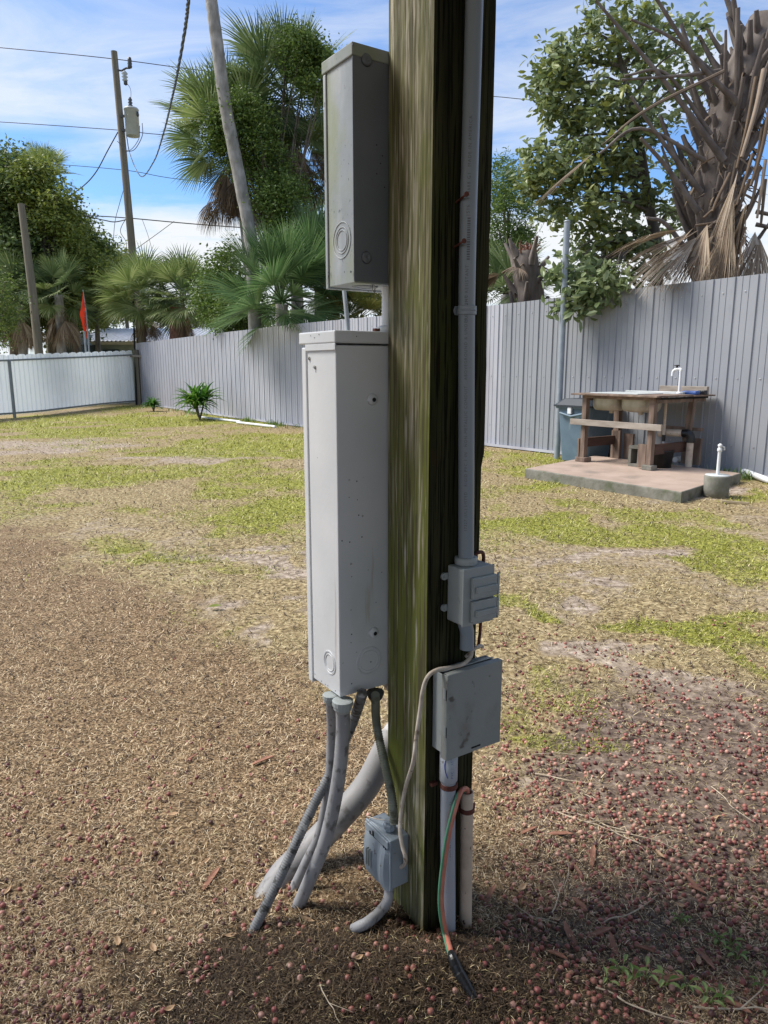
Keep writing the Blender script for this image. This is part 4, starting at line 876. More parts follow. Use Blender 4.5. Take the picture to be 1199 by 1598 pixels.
FH = [2.45, 2.41, 2.40, 2.375, 2.35, 2.31, 2.28, 2.24]
prof = [(0, 0), (.30, 0), (.315, .006), (.335, .006), (.35, 0), (.60, 0), (.615, .006), (.635, .006), (.65, 0), (.90, 0), (.925, .017), (.975, .017)]
vs, fs, at, tot = corrugated(FP, FH, .285, prof, .03)
T = thing('metal_fence', 'tall grey corrugated metal fence running away behind the yard', 'fence', (4.61, 8.6, 0))
# path runs away from the viewer, its left-hand normal points to the yard
def sub_sheet(d0, d1, name, m):
    b = MB(); n_ = len(vs)//2; i0 = int(d0/tot*n_); i1 = min(n_-1, int(d1/tot*n_))
    vv = vs[i0*2:(i1+1)*2]; b.add(vv, [(i*2, i*2+2, i*2+3, i*2+1) for i in range(i1-i0)], 0); return b.build(name, m, T)
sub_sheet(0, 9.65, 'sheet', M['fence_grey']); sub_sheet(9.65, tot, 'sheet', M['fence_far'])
d = .6
for k_ in range(11):
    p, nr, h = at(min(d, tot-.1)); p = p-nr*.16; MB().box((p.x, p.y, h/2-.05), (.04, .04, h/2), None, .004).build('post', M['pole_wood'], T); d += 2.75
b = MB()
for (a, c), ha, hc in zip(zip(FP[:-1], FP[1:]), FH[:-1], FH[1:]):
    nr = Vector((-(c[1]-a[1]), c[0]-a[0], 0)).normalized()
    for z in (.35, 1.2): 
        A_ = Vector((a[0], a[1], z))-nr*.025; C_ = Vector((c[0], c[1], z))-nr*.025; b.tube([A_, C_], .018, 4, sm=False)
b.build('rail', M['pole_wood'], T)
b = MB()
for (a, c) in zip(FP[:-1], FP[1:]):
    nr = Vector((-(c[1]-a[1]), c[0]-a[0], 0)).normalized(); A_ = Vector((a[0], a[1], 0))+nr*.03; C_ = Vector((c[0], c[1], 0))+nr*.03
    n_ = 12
    b.tube([Vector((A_.lerp(C_, i/n_).x, A_.lerp(C_, i/n_).y, float(gh(A_.lerp(C_, i/n_).x, A_.lerp(C_, i/n_).y))+.035)) for i in range(n_+1)], .03, 4, sm=False)
b.build('bottom_trim', M['fence_far'], T)
b = MB(); dd = .285*.45
while dd < 13:
    p, nr, h = at(dd)
    for z in (.38, 1.2, h-.18):
        c = Vector((p.x, p.y, z))+nr*.004; b.lathe(c, [(.0085, 0), (.0085, .004), (.0, .006)], 6, axis=nr, sm=False)
    dd += .285
b.build('screw_heads', M['screw'], T)['kind'] = 'stuff'
# white fence
WP_ = [(-9.25, 27.2), (-11.2, 21.4), (-13.4, 14.8)]
wtop = lambda fr: -.030*abs(math.cos(math.pi*fr))**2 if True else 0
profw = [(0, 0), (.12, .0), (.16, .035), (.34, .035), (.38, .0), (.62, 0), (.66, .035), (.84, .035), (.88, 0)]
vsw, fsw, atw, totw = corrugated(WP_, [1.96, 1.69, 1.60], .36, profw, .10, lambda fr: .05*math.sin(math.pi*fr)**.6-.03)
T = thing('white_fence', 'low bluish white scalloped metal fence with grey rails at the end of the yard', 'fence', (-11.2, 21.4, -.1))
MB().add(vsw, [f[::-1] for f in fsw]).build('sheet', M['fence_white'], T)
for zr_ in (lambda h: h-.17, lambda h: .12):
    pts = []
    for i in range(21):
        p, nr, h = atw(totw*i/20*.9999); p = p+nr*.05; pts.append(Vector((p.x, p.y, (h-.15) if zr_(10) > 5 else float(gh(p.x, p.y))+.14)))
    MB().tube(pts, .034, 4, sm=False).build('rail', M['rail_grey'], T)
for d_ in (5.75, 10.5):
    p, nr, h = atw(d_); p = p+nr*.07; MB().box((p.x, p.y, h/2-.16), (.035, .035, h/2), None, .004).build('post', M['rail_grey'], T)
g = W(216, 600, 27.2)
T = thing('corner_post', 'dark weathered post in the corner where the two fences meet', 'fence post', (g.x, g.y, 0))
MB().box((g.x, g.y, 1.0), (.07, .07, 1.0), None, .005).build('post', M['pole_wood'], T)
a_, b_ = W(208, 470, 27.25), W(213, 632, 27.1); MB().tube([b_, a_], .035, 8).build('pipe', M['hole'], T)
MB().box((g.x-.2, g.y-.1, 1.77), (.45, .03, .04)).build('cross_board', M['grey_wood'], T)
# tall grey pipe before the fence
a_, b_ = W(885.5, 346, 10.72), G(885, 712); b_ = Vector((b_.x, 10.72, 0)); b_.x = a_.x+.01
T = thing('steel_pipe', 'tall thin grey pipe standing upright against the metal fence by the trash bin', 'pipe', b_)
MB().tube([b_, a_], .044, 18).build('pipe', M['galv'], T); MB().lathe(a_, [(.046, -.01), (.046, .012), (.02, .026)], 18).build('cap', M['galv'], T)

# ------------------------------------------------------------------ SINK CORNER
e1 = Vector((.576, -.817, 0)); n1 = Vector((.817, .576, 0)); L0 = Vector((2.62, 9.48, 0)); RT = Matrix((e1, n1, (0, 0, 1))).transposed()
def TT(a, b, z): return L0+e1*a+n1*b+Vector((0, 0, z))
def tbox(mb, a0, a1, b0, b1, z0, z1, bev=.003, mi=0): return mb.box(TT((a0+a1)/2, (b0+b1)/2, (z0+z1)/2), ((a1-a0)/2, (b1-b0)/2, (z1-z0)/2), RT, bev, mi)
sl = [Vector((a, b, 0)) for a, b in ((1.729, 8.796), (2.944, 7.064), (4.18, 8.40), (2.97, 10.15))]
bm = bmesh.new(); lo_ = [bm.verts.new((p.x, p.y, -.05)) for p in sl]; hi_ = [bm.verts.new((p.x, p.y, .12)) for p in sl]
bm.faces.new(lo_[::-1]); tf = bm.faces.new(hi_); tf.material_index = 1
for i in range(4): bm.faces.new((lo_[i], lo_[(i+1) % 4], hi_[(i+1) % 4], hi_[i]))
bmesh.ops.bevel(bm, geom=[ed for ed in bm.edges if all(v.co.z > 0 for v in ed.verts)], offset=.012, segments=2, profile=.5, affect='EDGES')
tag(MB().bm(bm, keep_mi=True).build('concrete_slab', [M['concrete'], M['slab_top']]), 'low concrete slab with a reddish top under the wooden sink table', 'slab')
T = thing('sink_table', 'weathered wooden table holding a double steel sink, against the grey fence', 'table', TT(.5, .4, .12))
# legs: slightly crooked
def leg(a, b, z0, z1, a2, b2, w=.033, d=.034, m='old_wood'):
    A_, B_ = TT(a, b, z0), TT(a2, b2, z1); bm = bmesh.new(); vv = []
    for c in (A_, B_):
        for (u, v) in ((-1, -1), (1, -1), (1, 1), (-1, 1)): vv.append(bm.verts.new(c+e1*u*w+n1*v*d))
    bm.faces.new(vv[3::-1]); bm.faces.new(vv[4:])
    for i in range(4): bm.faces.new((vv[i], vv[(i+1) % 4], vv[4+(i+1) % 4], vv[4+i]))
    return MB().bm(bm).build('leg', M[m], T)
leg(0, 0, .17, .965, 0, 0); leg(1.0, 0, .18, .965, 1.0, 0); leg(.03, .66, .12, .965, .0, .66, .04, .04); leg(1.0, .72, .35, .955, 1.03, .76, .035, .03)
tbox(MB(), -.08, .08, -.07, .07, .12, .18, .008).build('foot_block', M['old_wood'], T)
tbox(MB(), .93, 1.07, -.06, .06, .12, .18, .008).build('foot_block', M['concrete'], T)
tbox(MB(), -.075, -.047, -.04, .05, .18, .42).build('leg_splint', M['old_wood'], T)
tbox(MB(), .84, .952, -.02, .045, .14, .42).build('leg_splint', M['old_wood'], T)
b = MB(); tbox(b, -.16, 1.12, -.12, -.075, .985, 1.005); tbox(b, -.16, 1.12, -.0735, .62, .988, 1.008); tbox(b, -.16, 1.12, .622, 1.10, .982, 1.000); b.build('table_top', M['old_wood'], T)
tbox(MB(), -.03, 1.03, -.045, -.01, .948, .984).build('apron', M['old_wood'], T)
b = MB(); tbox(b, .955, 1.045, .0, 1.02, .915, .965); b.build('apron', M['old_wood'], T); tbox(MB(), -.02, .03, .0, 1.0, .915, .965).build('apron', M['old_wood'], T)
tbox(MB(), 1.05, 1.055, .05, 1.05, .955, .981).build('apron', M['hole'], T)
tbox(MB(), -.18, 1.18, -.085, -.047, .60, .675).build('cross_bar', M['grey_wood'], T)
tbox(MB(), -.03, .01, .05, .72, .31, .43).build('side_board', M['dark_wood'], T)
tbox(MB(), .985, 1.03, .05, .90, .30, .425).build('side_board', M['dark_wood'], T)
tbox(MB(), -.05, .09, .62, .65, .12, .50).build('back_board', M['old_wood'], T); tbox(MB(), .095, .24, .70, .74, .12, .46).build('back_board', M['old_wood'], T)
tbox(MB(), .86, 1.0, .86, .90, .12, .46).build('back_board', M['old_wood'], T); tbox(MB(), 1.01, 1.12, .86, .90, .12, .46).build('back_board', M['old_wood'], T)
tbox(MB(), .0, 1.15, .80, .84, .555, .595).build('back_rail', M['old_wood'], T)
S_ = tbox(MB(), .02, .74, .04, .56, 1.0085, 1.018, .002).build('sink_rim', M['counter'], T)
for a in (.24, .68):
    c = TT(a, .215, 0); b = MB(); K = 28; vs_ = []; fs_ = []
    prf = [(1.0, .985), (1.0, .87), (.96, .83), (.86, .80), (.5, .79), (0.02, .788)]
    for q, z in prf:
        for i in range(K):
            th = 2*math.pi*i/K; sx = math.copysign(abs(math.cos(th))**.55, math.cos(th)); sy = math.copysign(abs(math.sin(th))**.55, math.sin(th)); vs_.append(c+e1*sx*q*.205+n1*sy*q*.20+Vector((0, 0, z)))
    for j in range(5):
        for i in range(K): fs_.append((j*K+i, j*K+(i+1) % K, (j+1)*K+(i+1) % K, (j+1)*K+i))
    b.add(vs_, fs_, 0, True); b.add([c+Vector((0, 0, .8198))], []); b.build('basin', M['steel'], T)
    MB().lathe(c+Vector((0, 0, .755)), [(.03, 0), (.03, .03), (.04, .035)], 16).build('drain', M['steel'], T)
# faucet
fx = W(1036, 600, 9.15); fb = TT(.92, .62, 1.009)
T2 = thing('faucet', 'white outdoor faucet on an upright pipe behind the sink', 'faucet', fb)
MB().tube([fb, fb+Vector((0, 0, .28))], .016, 14).lathe(fb, [(.035, 0), (.03, .02), (.018, .03)], 14).build('riser', M['white_paint'], T2)
h_ = fb+Vector((0, 0, .28)); MB().tube(spline([h_-Vector((0, 0, .01)), h_+Vector((0, 0, .02)), h_-e1*.05+Vector((0, 0, .025)), h_-e1*.10+Vector((0, 0, .0)), h_-e1*.11-Vector((0, 0, .06))], 5), .018, 12).build('spout', M['white_paint'], T2)
MB().lathe(h_-e1*.055+Vector((0, 0, .03)), [(.012, 0), (.012, .03), (.035, .034), (.035, .042), (.0, .046)], 10).build('handle', M['black'], T2)
# clutter on top
tag(tbox(MB(), .42, 1.1, .93, .98, 1.001, 1.10, .006).build('timber_plank', M['grey_wood']), 'old peeling plank lying along the back of the sink table', 'plank')
tag(tbox(MB(), 1.02, 1.12, .85, .92, 1.001, 1.055, .01).build('black_block', M['black']), 'black block at the end of the plank on the sink table', 'block')
tag(tbox(MB(), .10, .95, .66, .72, 1.001, 1.035, .004).build('metal_strip', M['counter']), 'long grey metal strip lying behind the sink rim', 'strip')
tag(MB().tube([TT(.05, .80, 1.015), TT(.90, .80, 1.02)], .014, 8).build('thin_rod', M['galv']), 'thin grey rod lying between the plank and the metal strip on the table', 'rod')
b = MB(); tbox(b, .90, 1.10, .70, .80, 1.001, 1.05, .018); tag(b.build('blue_tray', M['blue_plastic']), 'small blue plastic tray beside the faucet', 'tray')
# plumbing underneath
T2 = thing('drain_pipe', 'tan and black drain pipe with an elbow under the sink table', 'pipe', TT(.85, .62, .12))
MB().tube([TT(.72, .60, .52), TT(1.00, .64, .53)], .045, 18).build('pipe', M['cream_pvc'], T2)
MB().tube([TT(.70, .60, .52), TT(.75, .605, .52)], .054, 18).build('coupling', M['cream_pvc'], T2)
MB().tube(spline([TT(1.0, .64, .53), TT(1.07, .65, .53), TT(1.10, .66, .48), TT(1.10, .66, .42)], 5), .05, 18).build('elbow', M['black'], T2)
MB().tube([TT(1.10, .66, .42), TT(1.10, .66, .12)], .042, 18).build('downpipe', M['cream_pvc'], T2)
T2 = thing('supply_pipe', 'thin white and tan water pipe rising under the sink', 'pipe', TT(.80, .55, .12))
MB().tube([TT(.80, .55, .12), TT(.80, .55, .50)], .014, 12).build('pipe', M['white_paint'], T2); MB().tube([TT(.80, .55, .50), TT(.79, .56, .98)], .016, 12).build('pipe', M['cream_pvc'], T2); MB().tube([TT(.80, .55, .42), TT(.80, .55, .50)], .022, 12).build('valve', M['black'], T2)
# concrete block and dark tub
b = MB()
for (a0, a1) in ((.62, .66), (.75, .79)): tbox(b, a0, a1, .10, .28, .16, .34, .004)
tbox(b, .62, .79, .10, .28, .12, .158, .004); tbox(b, .62, .79, .10, .28, .342, .38, .004)
tag(b.build('concrete_block', M['concrete']), 'mossy hollow concrete block under the sink table', 'block')
c = TT(.93, .34, .12); tag(MB().lathe(c, [(.12, 0), (.14, .20), (.15, .21), (.14, .215), (.12, .02), (0, .02)], 24).build('dark_tub', M['black']), 'small black tub behind the front leg of the sink table', 'tub')
# bin
bc = Vector((2.90, 10.42, 0))
T = thing('trash_bin', 'blue-grey wheeled trash bin with a black lid beside the sink table', 'trash bin', bc)
def taper(name, c, w0, d0, w1, d1, z0, z1, m, T, bev=.03, R=RT):
    bm = bmesh.new(); bmesh.ops.create_cube(bm, size=2)
    for v in bm.verts:
        hi = v.co.z > 0; v.co = Vector((v.co.x*(w1 if hi else w0), v.co.y*(d1 if hi else d0), z1 if hi else z0))
    bmesh.ops.bevel(bm, geom=[ed for ed in bm.edges if abs((ed.verts[0].co-ed.verts[1].co).z) > .01], offset=bev, segments=4, profile=.5, affect='EDGES')
    return MB().bm(bm, R, c).build(name, m, T)
taper('body', bc, .235, .25, .29, .31, .02, .80, M['bin_blue'], T, .06); taper('rim', bc, .315, .335, .32, .34, .765, .81, M['bin_blue'], T, .06)
taper('lid', bc, .335, .355, .25, .26, .812, .90, M['bin_lid'], T, .06); taper('lid_rim', bc, .34, .36, .34, .36, .79, .815, M['bin_lid'], T, .06)
tp_ = bc-n1*.33-e1*.03; MB().box(tp_+Vector((0, 0, .74)), (.035, .02, .05), RT, .01).build('clasp', M['white_paint'], T)
b = MB().tube([bc-n1*.34-e1*.2+Vector((0, 0, .70)), bc-n1*.345+Vector((0, 0, .66)), bc-n1*.34+e1*.2+Vector((0, 0, .70))], .018, 8); b.build('handle', M['bin_blue'], T)
for s_ in (-1, 1): c = bc+n1*.2+e1*.2*s_; MB().tube([c+e1*-.02+Vector((0, 0, .08)), c+e1*.02+Vector((0, 0, .08))], .08, 18).build('wheel', M['black'], T)
# white drain line along fence
wl_ = [Vector((3.78, 9.35, .16)), G(1086, 712, .13), G(1140, 727, .09), G(1200, 750, .05), Vector((5.2, 7.5, .04)), Vector((6.0, 6.3, .04))]
tag(MB().tube(wl_, .036, 18).build('drain_line', M['white_paint']), 'long white plastic pipe lying along the foot of the metal fence', 'pipe')
# standpipe in its bucket of concrete
gc = G(1117, 777); gc.z = float(gh(gc.x, gc.y))
T = thing('standpipe', 'white water spigot standing in a mossy round concrete plug on the grass', 'standpipe', gc)
MB().lathe(gc-Vector((0, 0, .02)), [(.118, 0), (.122, .10), (.128, .235), (.122, .248), (0, .25)], 36).build('concrete_plug', M['concrete'], T)
MB().lathe(gc+Vector((0, 0, .229)), [(.121, 0), (.119, .005), (0, .007)], 36).build('plug_top', M['counter'], T)
MB().tube([gc+Vector((.0, 0, .22)), gc+Vector((.0, 0, .50))], .0165, 16).build('pipe', M['white_paint'], T)
MB().lathe(gc+Vector((0, 0, .47)), [(.018, 0), (.024, .01), (.024, .035), (.014, .045), (.020, .055), (.024, .07), (.010, .085), (0, .087)], 16).build('tap_head', M['white_paint'], T)
MB().tube([gc+Vector((.0, 0, .53)), gc+Vector((.035, -.02, .52)), gc+Vector((.038, -.022, .49))], .010, 10).build('spout', M['screw'], T)
tag(MB().box(G(1148, 784, .03), (.12, .012, .012), Matrix.Rotation(-.5, 3, 'Z'), .003).build('stick', M['pallet']), 'short tan stick on the ground beside the concrete plug', 'stick')
# grey debris along slab front
b = MB()
for i in range(26):
    t = i/26; g_ = G(840+60*t, 742+9*t+random.uniform(-2, 2)); b.box((g_.x, g_.y, .015), (random.uniform(.02, .06), random.uniform(.008, .018), .008), Matrix.Rotation(random.uniform(-1.4, -.6), 3, 'Z'), .002)
tag(b.build('dry_debris', M['twig']), 'line of pale dry debris on the grass before the slab', 'debris', None, 'stuff')
for q, (px, py, L_) in enumerate(((400, 662, 60), (345, 654, 60))):
    a_, b_ = G(px-L_/2, py-3, .03), G(px+L_/2, py+4, .03); tag(MB().tube([a_, b_], .03, 8).build('fallen_board', M['white_paint']), ('dirty white board lying in the grass at the foot of the far fence', 'dirty white board lying beside the bushy strap-leaved plant')[q], 'board')

# ------------------------------------------------------------------ PLANTS
class LeafCloud:
    def __init__(s): s.V = []; s.F = []; s.n = 0
    def leaves(s, C_, L, w, droop=.35, tmpl='diamond', normal_up=.4, dirs=None):
        """C_ (N,3) leaf bases; L, w arrays"""
        N = len(C_)
        if N == 0: return
        if dirs is None:
            d = RNG.normal(size=(N, 3)); d[:, 2] = d[:, 2]*.6-droop*.6
        else: d = dirs+RNG.normal(size=(N, 3))*.35
        d /= np.linalg.norm(d, axis=1)[:, None]+1e-9
        u = RNG.normal(size=(N, 3)); u[:, 2] += normal_up*2; sd = np.cross(d, u); sd /= np.linalg.norm(sd, axis=1)[:, None]+1e-9; up = np.cross(sd, d)
        L = np.asarray(L)[:, None]; w = np.asarray(w)[:, None]
        if tmpl == 'diamond':
            pts = [C_, C_+d*L*.5-sd*w*.5+up*L*.05, C_+d*L*.5+sd*w*.5+up*L*.05, C_+d*L]
            V = np.stack(pts, 1); F = np.array([[0, 1, 3, 2]]); k = 4
        else:
            pts = [C_, C_+d*L*.28-sd*w*.42+up*w*.14, C_+d*L*.28+sd*w*.42+up*w*.14, C_+d*L*.68-sd*w*.46+up*w*.10-up*L*.03, C_+d*L*.68+sd*w*.46+up*w*.10-up*L*.03, C_+d*L-up*L*.10, C_+d*L*.28, C_+d*L*.68-up*L*.03]
            V = np.stack(pts, 1); F = np.array([[0, 1, 6, 0], [0, 6, 2, 0], [1, 3, 7, 6], [6, 7, 4, 2], [3, 5, 7, 3], [7, 5, 4, 7]]); k = 8
        if tmpl == 'diamond': Fa = (F[None]+np.arange(N)[:, None, None]*k).reshape(-1, 4)
        else: Fa = (F[None]+np.arange(N)[:, None, None]*k).reshape(-1, 4)
        s.V.append(V.reshape(-1, 3)); s.F.append(Fa+s.n); s.n += N*k
    def build(s, name, m, parent):
        V = np.concatenate(s.V); F = np.concatenate(s.F)
        me = bpy.data.meshes.new(name); org = (V.min(0)+V.max(0))/2; org[2] = V[:, 2].min()
        fl_ = [tuple(dict.fromkeys(f)) for f in F.tolist()] if (F[:, 0] == F[:, 3]).any() else F.tolist()
        me.from_pydata((V-org).tolist(), [], fl_); me.materials.append(m); o = bpy.data.objects.new(name, me); COL.objects.link(o); return finish(o, org, parent)
def clumps(blobs, n_cl, n_lf, cr, seed=0):
    """blobs: (centre, (rx, ry, rz), weight). returns leaf positions in uneven clumps through the volume"""
    wts = np.array([b[2] for b in blobs]); wts = wts/wts.sum(); out = []; cen = []
    for _ in range(n_cl):
        b = blobs[int(RNG.choice(len(blobs), p=wts))]; d = RNG.normal(size=3); d /= np.linalg.norm(d); r = RNG.random()**.33*(.75+.25*RNG.random())
        if r < .35: r += .3
        c = np.array(b[0])+d*np.array(b[1])*r; cen.append(c); k = int(n_lf*RNG.uniform(.4, 1.5)); sz = cr*RNG.uniform(.5, 1.3)
        out.append(c+RNG.normal(size=(k, 3))*sz*np.array([1, 1, .65])*.6)
    return np.concatenate(out), cen
def tree(name, label, blobs, trunk, m, n_cl=120, n_lf=90, cr=.4, L=.11, w=.05, group=None, tmpl='diamond', limbs=9, tm='bark', cat='tree', droop=.35):
    T = thing(name, label, cat, trunk[0][0], group); b = MB()
    pts = [p for p, r in trunk]; rs = [r for p, r in trunk]
    sp = spline(pts, 5); rr = [rs[0]+(rs[-1]-rs[0])*i/(len(sp)-1) for i in range(len(sp))]; b.tube(sp, rr, 12)
    pos, cen = clumps(blobs, n_cl, n_lf, cr)
    for i in range(limbs*2):
        c = Vector(cen[int(RNG.integers(len(cen)))]); k = random.randint(len(sp)//3, len(sp)-1); s0 = sp[k]
        mid = s0.lerp(c, .5)+Vector((random.uniform(-.2, .2), random.uniform(-.2, .2), random.uniform(.0, .3)))*cr
        q = spline([s0, mid, c], 5); r0 = rr[k]*.5; b.tube(q, [r0*(1-.85*j/(len(q)-1)) for j in range(len(q))], 6, cap=False)
    b.build('trunk', M[tm], T)
    lc = LeafCloud(); N = len(pos); lc.leaves(pos, L*RNG.uniform(.6, 1.3, N), w*RNG.uniform(.6, 1.3, N), droop, tmpl); lc.build('crown', M[m], T); return T
def blob(px, py, Y, rx, ry, rd=None, w=1.0):
    """an ellipsoid of foliage measured at distance Y: radii in survey pixels"""
    c = W(px, py, Y); k = Y/FPX*1.02; return (tuple(c), (rx*k, rd if rd else rx*k*.8, ry*k), w)
def tr(px0, py0, px1, py1, Y, r0, r1, foot=True):
    a = W(px0, py0, Y); b = W(px1, py1, Y); base = Vector((a.x, a.y, -.05)); return [(base, r0), (a.lerp(b, .3), r0), (a.lerp(b, .65), r0*.6), (b, r1)]
G1 = 'broad-leaved trees beyond the white fence'
tree('oak_tree', 'tall dark green tree filling the corner beyond the white fence', [blob(30, 330, 31, 75, 85, 2.5, 1.4), blob(15, 440, 30, 80, 95, 2.5, 1.4), blob(100, 450, 31.5, 65, 70, 2, 1.2), blob(10, 290, 31, 40, 50, 2, .7)], tr(20, 560, 30, 360, 31, .25, .1), 'oak_dark', 420, 130, .8, .19, .10, G1)
tree('oak_tree', 'yellow-green tree rising just in front of the dark one, beside the bare pole', [blob(85, 335, 30, 42, 55, 1.5), blob(50, 290, 30, 36, 40, 1.3, .7)], tr(80, 560, 84, 380, 30, .2, .06), 'oak_yellow', 130, 120, .5, .16, .08, G1)
tree('oak_tree', 'mid green tree with an open ragged crown against the cloud', [blob(120, 370, 32, 35, 40, 1.5), blob(105, 420, 32, 40, 40, 1.5), blob(150, 410, 32, 26, 40, 1)], tr(120, 560, 118, 400, 32, .18, .05), 'oak_mid', 150, 110, .5, .16, .08, G1)
tree('oak_tree', 'low yellowish tree over the metal house roof, next to the utility pole', [blob(165, 445, 39, 55, 60, 2, 1.3), blob(190, 425, 40, 28, 28, 1.5, .5), blob(120, 480, 39, 40, 40, 2, .6)], tr(165, 540, 165, 460, 39, .2, .08), 'oak_yellow', 200, 120, .65, .19, .10, G1)
tree('oak_tree', 'bushy yellow-green tree between the orange flag and the low palms', [blob(158, 440, 29.5, 30, 42, 1.2), blob(140, 480, 29.5, 28, 38, 1.2), blob(118, 400, 29.5, 26, 36, 1, .6)], tr(152, 545, 152, 450, 29.5, .12, .04), 'oak_yellow', 120, 110, .4, .13, .065, G1)
tree('shrub_tree', 'green shrub poking up at the near end of the white fence', [blob(-2, 470, 24, 28, 60, 1)], tr(-5, 560, -4, 480, 24, .08, .03), 'oak_mid', 40, 90, .35, .10, .05, None, cat='shrub')
tree('shrub_tree', 'yellow-green shrub between the small palms and the big palmetto', [blob(355, 420, 21.5, 34, 45, 1.2), blob(330, 460, 21.5, 30, 45, 1.2), blob(375, 480, 21, 30, 40, 1.2)], tr(352, 540, 352, 440, 21.5, .1, .03), 'vine_green', 130, 100, .32, .11, .055, None, cat='shrub')
tree('shrub_tree', 'small leafy shrub spilling over the metal fence below the palmetto', [blob(362, 505, 20.5, 22, 26, .4), blob(345, 495, 20.7, 22, 30, .4, .6)], tr(358, 540, 360, 505, 20.9, .05, .02), 'vine_green', 34, 90, .22, .07, .035, None, cat='shrub')
tree('vine_tree', 'leafy green tree twining among the tall sabal palms', [blob(378, 195, 20.0, 40, 55, 1.0), blob(400, 240, 20, 55, 60, 1.0), blob(345, 210, 20, 32, 28, .6, .4), blob(440, 320, 20, 45, 50, 1.2, .8), blob(490, 110, 20.3, 42, 48, 1.0), blob(470, 75, 20.3, 36, 22, .7, .4), blob(480, 400, 20.5, 50, 60, 1)], tr(440, 540, 425, 260, 20.6, .16, .05), 'vine_green', 420, 120, .32, .085, .045, None, limbs=16)
tree('shrub_tree', 'feathery green shrub standing beyond the fence just past the post', [blob(795, 330, 15.5, 38, 60, .8), blob(785, 290, 15.5, 22, 50, .6, .7), blob(810, 400, 15.5, 34, 50, .8), blob(760, 400, 15.5, 34, 60, .8)], tr(795, 520, 793, 330, 15.6, .09, .02), 'vine_green', 150, 90, .22, .085, .026, None, cat='shrub', droop=-.5)
def hedge_row():
    bl = [blob(px, 500+random.uniform(-8, 12), 33+random.uniform(-2, 2), 34, 34, 1.5) for px in range(-60, 100, 26)]
    tree('shrub_tree', 'dark undergrowth beneath the sabal palm beyond the white fence', bl, tr(40, 560, 40, 510, 33, .08, .03), 'oak_dark', 90, 100, .5, .14, .07, None, cat='shrub')
hedge_row()
tree('shrub_tree', 'soft green tree line beyond the metal-roofed house', [blob(px, 488, 46+4*(px % 3), 34, 34, 2.5) for px in range(140, 460, 30)], tr(250, 540, 250, 500, 46, .12, .05), 'oak_mid', 170, 110, .7, .2, .1, None, cat='tree')
# fan leaves
def frond_mesh(mb_V, mb_F, base, d0, pet, R_, nseg=32, spread=2.6, droop=.5, cup=.3, seg_w=1.0, rnd=None, fold=.0, tipdroop=.6, split=.45, K=4, mi=None):
    rnd = rnd or random; base = Vector(base); d0 = Vector(d0).normalized(); side = d0.cross(Vector((0, 0, 1)))
    if side.length < .05: side = Vector((1, 0, 0))
    side.normalize(); up = side.cross(d0).normalized()
    # petiole
    p = base.copy(); d = d0.copy(); pts = [p.copy()]
    for i in range(5):
        d = (d+Vector((0, 0, -1))*droop*.12).normalized(); p = p+d*pet/5; pts.append(p.copy())
    side = d.cross(Vector((0, 0, 1)))
    if side.length < .05: side = Vector((1, 0, 0))
    side.normalize(); roll = rnd.uniform(-.7, .7); up = side.cross(d).normalized(); s2 = side*math.cos(roll)+up*math.sin(roll); up = s2.cross(d).normalized(); side = s2
    for k in range(nseg):
        a = (k/(nseg-1)-.5)*spread+rnd.uniform(-.02, .02); Lk = R_*(1-.28*abs(a/(spread/2))**2)*rnd.uniform(.9, 1.06)
        st = p+d*(R_*.18*max(0, math.cos(a)))
        dk = (d*math.cos(a)+side*math.sin(a)+up*cup*(.5+.5*abs(math.sin(a)))).normalized()
        w = seg_w*R_*spread/nseg*.5; wd = (side*math.cos(a)-d*math.sin(a)).normalized(); q = st.copy(); dd = dk.copy(); b = len(mb_V); twist = rnd.uniform(-.5, .5)
        for j in range(K+1):
            t = j/K; ww = w*(t*2.0 if t < split else (2*split)*(1-(t-split)/(1-split))**.8)+.002
            if j == K: ww = .002
            wj = (wd*math.cos(twist*t)+up*math.sin(twist*t))*ww*.5
            mb_V.append(tuple(q-wj)); mb_V.append(tuple(q+wj)); 
            if j < K:
                q = q+dd*Lk/K
                if t >= .25: dd = (dd+Vector((0, 0, -1))*tipdroop*rnd.uniform(.5, 1.3)*(t+.2)/K*2).normalized()
        for j in range(K): mb_F.append((b+j*2, b+j*2+1, b+j*2+3, b+j*2+2))
    return pts
